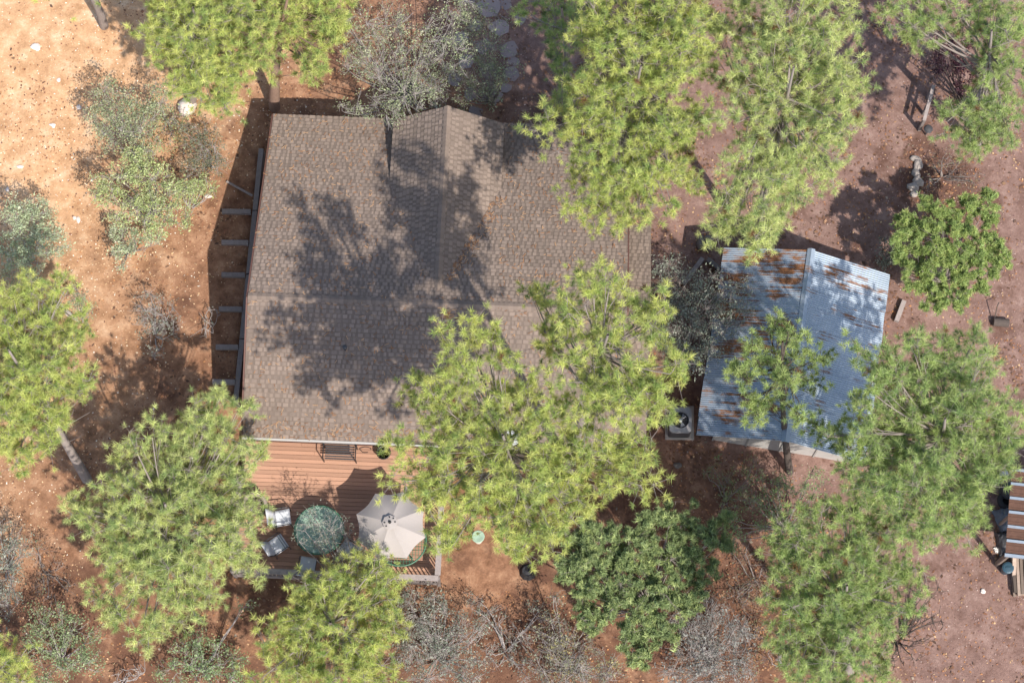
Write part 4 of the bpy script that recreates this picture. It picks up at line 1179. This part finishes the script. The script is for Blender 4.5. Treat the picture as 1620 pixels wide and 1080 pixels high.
OAK = ([(.37, .42, .24), (.29, .35, .19), (.46, .48, .31)], [.4, .4, .2])
OAKG = ([(.29, .32, .25), (.21, .25, .19), (.38, .39, .32)], [.4, .4, .2])
MANZ = ([(.46, .54, .22), (.38, .45, .20), (.55, .58, .32)], [.4, .35, .25])
DKGR = ([(.30, .38, .16), (.22, .29, .125), (.46, .54, .22)], [.42, .38, .2])
JUN = ([(.36, .46, .15), (.28, .38, .13), (.44, .52, .18)], [.4, .35, .25])
PLUM = ([(.085, .035, .05), (.06, .025, .04), (.13, .05, .06)], [.4, .4, .2])
def shrub(name, label, cat, base, blobs, zc, pal, seed, kind='oak', dens=22, leaf=1.0, twig='twig_pale', twigs=26, stems=5, group=None, zspread=.5, tr=.05, tw=.006):
    r = np.random.default_rng(seed + 100); B = G(*base); b0 = np.array(B)
    t = thing(name, B, label, cat, group)
    W = Wood(); PO = []; DI = []; TA = []; TB = []
    for bl in blobs:
        x, y, rp = bl[:3]; z = B.z + zc + (bl[3] if len(bl) > 3 else 0) + r.uniform(-.2, .2)
        c = np.array(P(x, y, z)); rad = rp * mpp(z) * 1.1
        ns = max(2, int(stems * rad))
        tips = []
        for k in range(ns):
            e = c + r.normal(size=3) * rad * .35
            q = np.linspace(0, 1, 6)[:, None]; md = (b0 + e) / 2 + np.array([(e - b0)[0] * .15, (e - b0)[1] * .15, -.1 * zc]) + r.normal(size=3) * .12
            cv = (1 - q) ** 2 * (b0 - [0, 0, .1]) + 2 * q * (1 - q) * md + q ** 2 * e
            cv[1:-1] += r.normal(size=(4, 3)) * .035
            W.limb(cv, tr * .6, .009, 4); tips += list(cv[3:])
        tips = np.array(tips)
        ntw = int(twigs * rad * rad * 3.1) + 4
        an = r.uniform(0, 6.283, ntw); rho = np.sqrt(r.uniform(0, 1, ntw)) * (1 + .2 * np.sin(an * 4 + seed))
        e = c + np.stack([rho * rad * np.cos(an), rho * rad * np.sin(an), zspread * rad * np.sqrt(np.clip(1 - rho ** 2, .03, 1)) * r.uniform(-1, 1, ntw)], 1)
        d2 = ((e[:, None] - tips[None]) ** 2).sum(-1); st = tips[d2.argmin(1)]
        md = (st + e) / 2 + r.normal(size=e.shape) * .06
        TA += [st, md]; TB += [md, e]
        sp = e + r.normal(size=e.shape) * .12; TA.append(md); TB.append(sp)
        nl = int(2.5 * dens * rad * rad * 3.1)
        if nl:
            i = r.integers(0, ntw, nl); f = r.uniform(.3, 1.05, (nl, 1)); p = md[i] + (e[i] - md[i]) * f + r.normal(size=(nl, 3)) * .05
            PO.append(p); dd = r.normal(size=(nl, 3)) * .6 + (p - c) / rad * .6 + [0, 0, .5]; DI.append(dd)
    W.twigs(np.concatenate(TA), np.concatenate(TB), tw)
    W.build('branches', M[twig], t)
    if PO:
        PO, DI = np.concatenate(PO), np.concatenate(DI); n = len(PO)
        foliage('foliage', kind, PO, DI, r.uniform(.6, 1.35, n) * leaf, tint_mix(n, r, *pal), t, M['leaves'], r)
    return t
gO = 'oaks and shrubs around the clearing'
shrub('oak_tree', 'silvery open oak spreading over the left side of the gable roof', 'oak tree', (640, 150), [(575, 50, 40), (620, 40, 40), (560, 100, 30), (600, 100, 40), (650, 95, 40), (690, 60, 35), (640, 150, 42), (585, 165, 26), (690, 130, 38), (720, 90, 36), (620, 185, 22), (680, 165, 24), (720, 20, 30), (550, 170, 14)], 4, OAK, 1, dens=17, twigs=30, group=gO, zspread=.9, leaf=.9)
shrub('oak_tree', 'dull dark oak over the flagstones before the gable', 'oak tree', (780, 160), [(735, 20, 30), (775, 30, 26), (745, 60, 36), (780, 80, 34), (760, 120, 36), (795, 110, 24), (740, 150, 26), (780, 150, 22), (720, 120, 24)], 3, OAK, 2, dens=17, twigs=26, group=gO, twig='bark_grey')
shrub('oak_shrub', 'grey green scrub oak on the west slope, the upper one', 'shrub', (205, 215), [(160, 150, 26), (190, 170, 32), (180, 205, 34), (215, 200, 28), (225, 240, 24), (150, 185, 18), (245, 170, 22), (262, 140, 22)], 2.6, OAK, 3, dens=34, twigs=26, group=gO)
shrub('oak_shrub', 'thin grey shrub with orange dead leaves near the retaining wall', 'shrub', (330, 260), [(305, 215, 26), (330, 240, 30), (310, 265, 26), (345, 265, 18), (330, 205, 16)], 1.6, ([(.24, .26, .17), (.34, .22, .10), (.20, .23, .15)], [.5, .2, .3]), 4, dens=30, twigs=28, group=gO)
shrub('manzanita_bush', 'bright green manzanita below the scrub oak on the west slope', 'shrub', (245, 335), [(195, 262, 32), (235, 290, 38), (165, 300, 26), (300, 300, 20), (225, 250, 22), (215, 330, 30), (262, 310, 28), (285, 340, 22), (250, 350, 24), (185, 345, 14), (160, 290, 14)], 2.9, MANZ, 5, kind='manzanita', dens=34, twigs=22, group=gO)
shrub('manzanita_bush', 'pale green bush at the west edge above the leaning pine', 'shrub', (45, 400), [(30, 335, 26), (60, 350, 30), (30, 380, 30), (75, 385, 28), (45, 415, 26), (100, 395, 12), (10, 410, 24), (65, 325, 14)], 2, ([(.47, .55, .34), (.38, .46, .28), (.56, .61, .42)], [.4, .35, .25]), 6, kind='manzanita', dens=40, twigs=20, group=gO)
shrub('manzanita_bush', 'small mint green bush below the manzanita', 'shrub', (205, 395), [(190, 370, 18), (210, 385, 24), (185, 400, 14), (240, 375, 18), (190, 420, 8)], 1.4, ([(.47, .55, .34), (.38, .46, .28), (.56, .61, .42)], [.4, .35, .25]), 7, kind='manzanita', dens=40, twigs=20, group=gO)
shrub('scrub_bush', 'almost leafless grey bush in the middle of the west slope', 'shrub', (245, 530), [(235, 480, 24), (255, 500, 28), (230, 515, 20), (270, 520, 18), (245, 555, 14)], 1.3, OAKG, 8, dens=9, twigs=38, group=gO)
shrub('scrub_bush', 'low grey green shrub tucked behind the leaning pine', 'shrub', (130, 510), [(115, 470, 20), (135, 490, 20), (15, 430, 24), (50, 440, 18)], 1.4, OAK, 9, dens=22, twigs=20, group=gO)
shrub('oak_tree', 'dusky grey oak leaning over the west edge of the metal roof', 'oak tree', (1085, 560), [(1055, 430, 26), (1045, 465, 24), (1085, 455, 34), (1120, 450, 28), (1150, 470, 22), (1075, 495, 34), (1115, 495, 36), (1155, 510, 26), (1180, 490, 18), (1060, 530, 26), (1095, 540, 32), (1130, 545, 26), (1100, 575, 18), (1180, 455, 16), (1035, 545, 16)], 3.3, OAKG, 10, dens=26, twigs=34, group=gO, twig='bark_grey')
shrub('juniper_tree', 'wide dark green juniper south of the large pine', 'juniper', (1030, 960), [(915, 860, 26), (905, 900, 24), (950, 850, 30), (940, 905, 36), (990, 870, 38), (1035, 835, 32), (1080, 825, 30), (1110, 850, 26), (1000, 920, 40), (1055, 890, 40), (1105, 895, 30), (940, 950, 32), (990, 970, 38), (1050, 950, 38), (1100, 940, 26), (1010, 1015, 30), (1050, 1000, 26), (1140, 860, 20), (930, 985, 20), (1010, 1045, 16), (1150, 820, 16)], 4, DKGR, 11, kind='juniper', dens=75, leaf=1.15, twigs=14, twig='bark_grey', group=gO, zspread=.55)
shrub('juniper_tree', 'rounded yellow green juniper at the right of the metal shed', 'juniper', (1495, 445), [(1435, 355, 24), (1470, 335, 28), (1520, 330, 28), (1560, 340, 24), (1440, 400, 26), (1480, 380, 36), (1530, 380, 36), (1570, 385, 22), (1580, 425, 18), (1455, 435, 28), (1500, 430, 38), (1545, 430, 30), (1480, 470, 24), (1515, 475, 20), (1560, 310, 14), (1430, 370, 16), (1590, 400, 10)], 3, JUN, 12, kind='juniper', dens=80, leaf=1.1, twigs=12, twig='bark_grey', group=gO, zspread=.6)
shrub('scrub_bush', 'grey leafless thicket at the bottom beside the bright pine', 'shrub', (690, 1040), [(650, 945, 20), (690, 950, 18), (650, 985, 30), (695, 990, 36), (735, 1000, 26), (660, 1030, 36), (710, 1040, 38), (670, 1075, 34), (760, 990, 14), (740, 1060, 26)], 1.8, OAKG, 13, dens=20, twigs=36, group=gO)
shrub('scrub_bush', 'grey thicket with yellow leaves in the bottom middle', 'shrub', (900, 1060), [(870, 1000, 28), (905, 1020, 34), (870, 1045, 34), (930, 1050, 34), (900, 1080, 34), (880, 945, 14), (965, 1060, 24)], 1.6, ([(.27, .28, .19), (.38, .34, .16), (.22, .23, .18)], [.5, .2, .3]), 14, dens=18, twigs=38, group=gO)
shrub('scrub_bush', 'dense ash grey thicket at the bottom right of the dark juniper', 'shrub', (1130, 1040), [(1120, 965, 24), (1090, 990, 28), (1140, 995, 34), (1170, 1000, 22), (1100, 1035, 34), (1150, 1040, 34), (1120, 1075, 34), (1070, 1070, 24), (1175, 1060, 20)], 1.8, ([(.27, .28, .25), (.21, .22, .20), (.33, .34, .31)], [.4, .35, .25]), 15, dens=20, twigs=46, group=gO)
shrub('oak_shrub', 'sparse green shrub south of the metal shed', 'shrub', (1245, 835), [(1205, 760, 18), (1235, 775, 26), (1215, 800, 24), (1270, 790, 26), (1250, 830, 28), (1290, 820, 22), (1210, 840, 18), (1290, 765, 20), (1190, 790, 14), (1160, 830, 18), (1170, 860, 16)], 2, ([(.30, .40, .17), (.22, .32, .13), (.38, .46, .22)], [.4, .35, .25]), 16, dens=20, twigs=18, twig='bark_grey', group=gO)
shrub('oak_shrub', 'leafy green oak bush at the bottom left', 'shrub', (95, 1040), [(75, 980, 26), (110, 995, 26), (65, 1015, 28), (115, 1030, 30), (80, 1055, 30), (140, 1050, 22), (145, 1010, 16)], 2, ([(.28, .36, .18), (.21, .29, .14), (.38, .45, .25)], [.4, .35, .25]), 17, dens=30, twigs=18, group=gO)
shrub('oak_shrub', 'low green bush at the bottom left of the bright pine', 'shrub', (320, 1060), [(290, 1035, 24), (330, 1040, 28), (365, 1050, 26), (270, 1065, 24), (320, 1075, 28), (370, 1080, 22), (310, 1010, 14), (390, 960, 12)], 1.2, ([(.26, .36, .17), (.19, .28, .12), (.36, .44, .25)], [.4, .35, .25]), 18, dens=26, twigs=18, group=gO)
shrub('scrub_bush', 'greyish bush at the very left edge below the leaning pine', 'shrub', (10, 900), [(10, 845, 24), (20, 880, 26), (5, 915, 26), (30, 860, 16), (0, 950, 24)], 1.8, OAKG, 19, dens=22, twigs=26, group=gO)
shrub('oak_shrub', 'spindly grey oak rising beside the deck over the glass table', 'shrub', (560, 935), [(490, 820, 22), (520, 830, 24), (545, 850, 24), (505, 858, 20), (565, 880, 20), (590, 860, 18), (540, 890, 18), (600, 890, 16), (475, 850, 14)], 3.3, OAKG, 20, dens=16, twigs=18, group=gO, leaf=.8)
shrub('plum_shrub', 'dark purple leaved shrub beneath the north east pine', 'shrub', (1525, 165), [(1490, 70, 22), (1520, 75, 26), (1480, 100, 16), (1530, 110, 28), (1545, 145, 24), (1520, 165, 22), (1565, 120, 22), (1540, 190, 18), (1500, 60, 14)], 2, PLUM, 21, kind='plum', dens=34, twigs=14, twig='bark_dark', group=gO)
shrub('scrub_bush', 'small dark bush between the metal shed and the juniper', 'shrub', (1402, 412), [(1400, 385, 14), (1408, 400, 16), (1398, 415, 14)], .7, OAKG, 22, dens=24, twigs=30, twig='bark_dark', group=gO)
shrub('dead_bush', 'leafless dark branches spreading right of the south east pine', 'dead bush', (1420, 1010), [(1450, 950, 30), (1440, 1000, 30), (1470, 930, 20), (1430, 1040, 24), (1480, 980, 20)], .9, OAKG, 23, dens=0, twigs=12, twig='bark_dark', group='leafless bushes', tw=.012, stems=8)
shrub('dead_bush', 'white dead branches low at the bottom left', 'dead bush', (190, 1085), [(205, 1065, 14), (220, 1060, 12), (190, 1070, 8)], .6, OAKG, 24, dens=0, twigs=10, group='leafless bushes', tw=.014, stems=10, tr=.03)
shrub('dead_bush', 'pale dead twigs left of the south east pine base', 'dead bush', (1240, 1055), [(1235, 1030, 18), (1245, 1040, 12)], .7, OAKG, 25, dens=0, twigs=18, group='leafless bushes', tw=.010, stems=10, tr=.025)
shrub('dead_bush', 'pale leafless twigs in the shade beside the retaining wall', 'dead bush', (328, 535), [(330, 500, 12), (325, 520, 12), (340, 492, 8)], .6, OAKG, 26, dens=3, twigs=14, group='leafless bushes', tw=.010, stems=8, tr=.018)
shrub('scrub_bush', 'brown twiggy undergrowth between juniper and south east pine', 'shrub', (1195, 920), [(1180, 880, 24), (1200, 920, 24), (1160, 940, 26), (1215, 950, 16), (1190, 960, 20)], .5, ([(.25, .16, .10), (.2, .2, .12)], [.6, .4]), 27, dens=10, twigs=20, group=gO, twig='bark_grey')
shrub('scrub_bush', 'thin brown brush between the juniper and the drive stones', 'shrub', (1490, 280), [(1490, 255, 24), (1520, 275, 22), (1465, 290, 16), (1540, 280, 18)], .6, ([(.25, .16, .10), (.2, .2, .12)], [.6, .4]), 28, dens=7, twigs=16, group=gO, twig='bark_grey')

shrub('scrub_bush', 'loose green and brown brush south of the air conditioner', 'shrub', (1150, 790), [(1130, 745, 18), (1160, 760, 22), (1175, 790, 22), (1140, 790, 18), (1185, 740, 16)], .8, ([(.30, .36, .16), (.34, .22, .12), (.22, .28, .13)], [.45, .25, .3]), 29, dens=18, twigs=20, group=gO, twig='bark_grey')
shrub('scrub_bush', 'tangled grey green brush between the thickets at the bottom centre', 'shrub', (800, 1030), [(780, 980, 26), (820, 1010, 28), (790, 1040, 26), (750, 960, 20), (830, 1060, 22), (850, 970, 18)], .8, OAKG, 30, dens=7, twigs=26, group=gO)
shrub('scrub_bush', 'orange brown leafed brush just below the juniper and south east pine gap', 'shrub', (1185, 1010), [(1190, 1000, 18), (1205, 1030, 22), (1185, 1060, 20), (1210, 985, 14)], .6, ([(.38, .22, .11), (.24, .15, .09), (.26, .28, .15)], [.45, .3, .25]), 31, dens=16, twigs=22, group=gO, twig='bark_grey')
shrub('oak_shrub', 'russet and green undergrowth left of the boulder on the north west slope', 'shrub', (262, 190), [(255, 165, 20), (275, 190, 20), (245, 195, 20), (285, 215, 16), (262, 225, 18)], 1.3, ([(.40, .46, .22), (.42, .25, .12), (.30, .36, .18)], [.5, .2, .3]), 32, dens=30, twigs=24, group=gO)
shrub('oak_shrub', 'yellow green shrub between the manzanita and the thin grey shrub', 'shrub', (300, 330), [(300, 305, 20), (320, 290, 18), (285, 300, 16), (340, 300, 12)], 1.2, MANZ, 33, kind='manzanita', dens=26, twigs=22, group=gO)
shrub('scrub_bush', 'reddish twiggy brush left of the pine with radiating boughs', 'shrub', (70, 900), [(60, 870, 20), (85, 900, 22), (70, 930, 20), (110, 930, 14)], .5, ([(.36, .20, .11), (.22, .14, .09), (.28, .30, .17)], [.45, .35, .2]), 34, dens=9, twigs=22, group=gO, twig='bark_grey')

# ---------------------------------------------------------------- ground litter
def clear_of(x, y):
    p = (np.stack([x, y], 1) - np.array([HO.x, HO.y]))
    u = p @ np.array([hu.x, hu.y]); v_ = p @ np.array([hv.x, hv.y])
    inh = (u > .4) & (u < UE - .3) & (v_ > dv0) & (v_ < VN - .5)
    q = (np.stack([x, y], 1) - np.array([SO.x, SO.y])); u2 = q @ np.array([s_u.x, s_u.y]); v2 = q @ np.array([s_v.x, s_v.y])
    ins = (u2 > .7) & (u2 < SW - .3) & (v2 > .3) & (v2 < SL - .3)
    return ~(inh | ins)
def scatter(name, label, n, size, cols, wts, seed, dens=None, flat=.3, up=.01):
    r = np.random.default_rng(seed); x = r.uniform(-20, 20, n); y = r.uniform(-15, 15, n)
    k = clear_of(x, y)
    if dens is not None: k &= r.uniform(size=n) < dens(x, y)
    x, y = x[k], y[k]; n = len(x); z = gz(x, y) + up
    s = size * r.uniform(.5, 1.4, n); a = r.uniform(0, 6.283, n); asp = r.uniform(.25, .8, n)
    c_, s_ = np.cos(a), np.sin(a); V = np.zeros((n, 4, 3))
    for i, (p, q) in enumerate(((-1, -.6), (.3, -1), (1, .5), (-.4, 1))):
        xx, yy = p * s, q * s * asp
        V[:, i, 0] = x + xx * c_ - yy * s_; V[:, i, 1] = y + xx * s_ + yy * c_; V[:, i, 2] = z + r.uniform(0, flat, n) * s
    o = np_mesh(name, V.reshape(-1, 3), np.arange(n * 4).reshape(-1, 4), M['litter'], None, tint_mix(n, r, cols, wts, .25))
    return tag(o, label, kind='stuff')
scatter('needle_mat', 'mats of rust brown needles in drifts on the ground', 60000, .06, [(.24, .12, .07), (.15, .08, .05), (.34, .20, .12), (.12, .07, .05)], [.35, .3, .2, .15], 36, lambda x, y: np.clip(-.25 + .9 * (np.sin(x * .9 + 2) * np.sin(y * 1.1) + .5 * np.sin(2.3 * x + 1.7 * y) + .35 * np.sin(5.1 * x - 4 * y)), .03, 1) * np.clip((x + 14) / 5, .1, 1), .5)
def patch(sc, ph):
    def f(x, y):
        v_ = np.sin(x * sc + ph) * np.sin(y * sc * 1.1 + 1.7 * ph) + .5 * np.sin(x * sc * 2.3 + y * sc * 1.9) + .4 * np.sin(x * sc * 4.1 - y * sc * 3.3 + ph)
        return np.clip(.45 + .4 * v_, .06, 1)
    return f
scatter('leaf_litter', 'dry orange and brown leaves strewn over the dirt', 60000, .035, [(.42, .20, .09), (.26, .12, .07), (.55, .36, .20), (.16, .08, .055)], [.35, .3, .2, .15], 31, patch(.7, 1.0), .5)
west = lambda x, y: np.clip((-x - 9.5 + y * .45) / 6, 0, 1) * .9
scatter('pale_litter', 'pale gravel chips and straw on the sunny west slope', 40000, .026, [(.85, .72, .52), (.80, .56, .34), (.66, .42, .24), (.9, .84, .72)], [.25, .3, .3, .15], 32, west, .5)
east = lambda x, y: np.clip((x + y * .5 - 1) / 6, 0.0, 1) * .8
scatter('drive_gravel', 'mauve and tan gravel of the drive', 36000, .026, [(.40, .27, .24), (.26, .16, .14), (.50, .38, .33), (.2, .11, .10)], [.4, .3, .15, .15], 33, east, .5)
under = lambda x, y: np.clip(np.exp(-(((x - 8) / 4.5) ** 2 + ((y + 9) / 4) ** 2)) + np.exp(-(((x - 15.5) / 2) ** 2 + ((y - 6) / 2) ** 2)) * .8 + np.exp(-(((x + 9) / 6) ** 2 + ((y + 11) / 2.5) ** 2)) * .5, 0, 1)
scatter('needle_litter', 'rusty fallen needles and twigs under the trees', 34000, .05, [(.24, .11, .06), (.15, .08, .05), (.36, .19, .10), (.30, .24, .18)], [.35, .3, .25, .1], 34, under, .6)
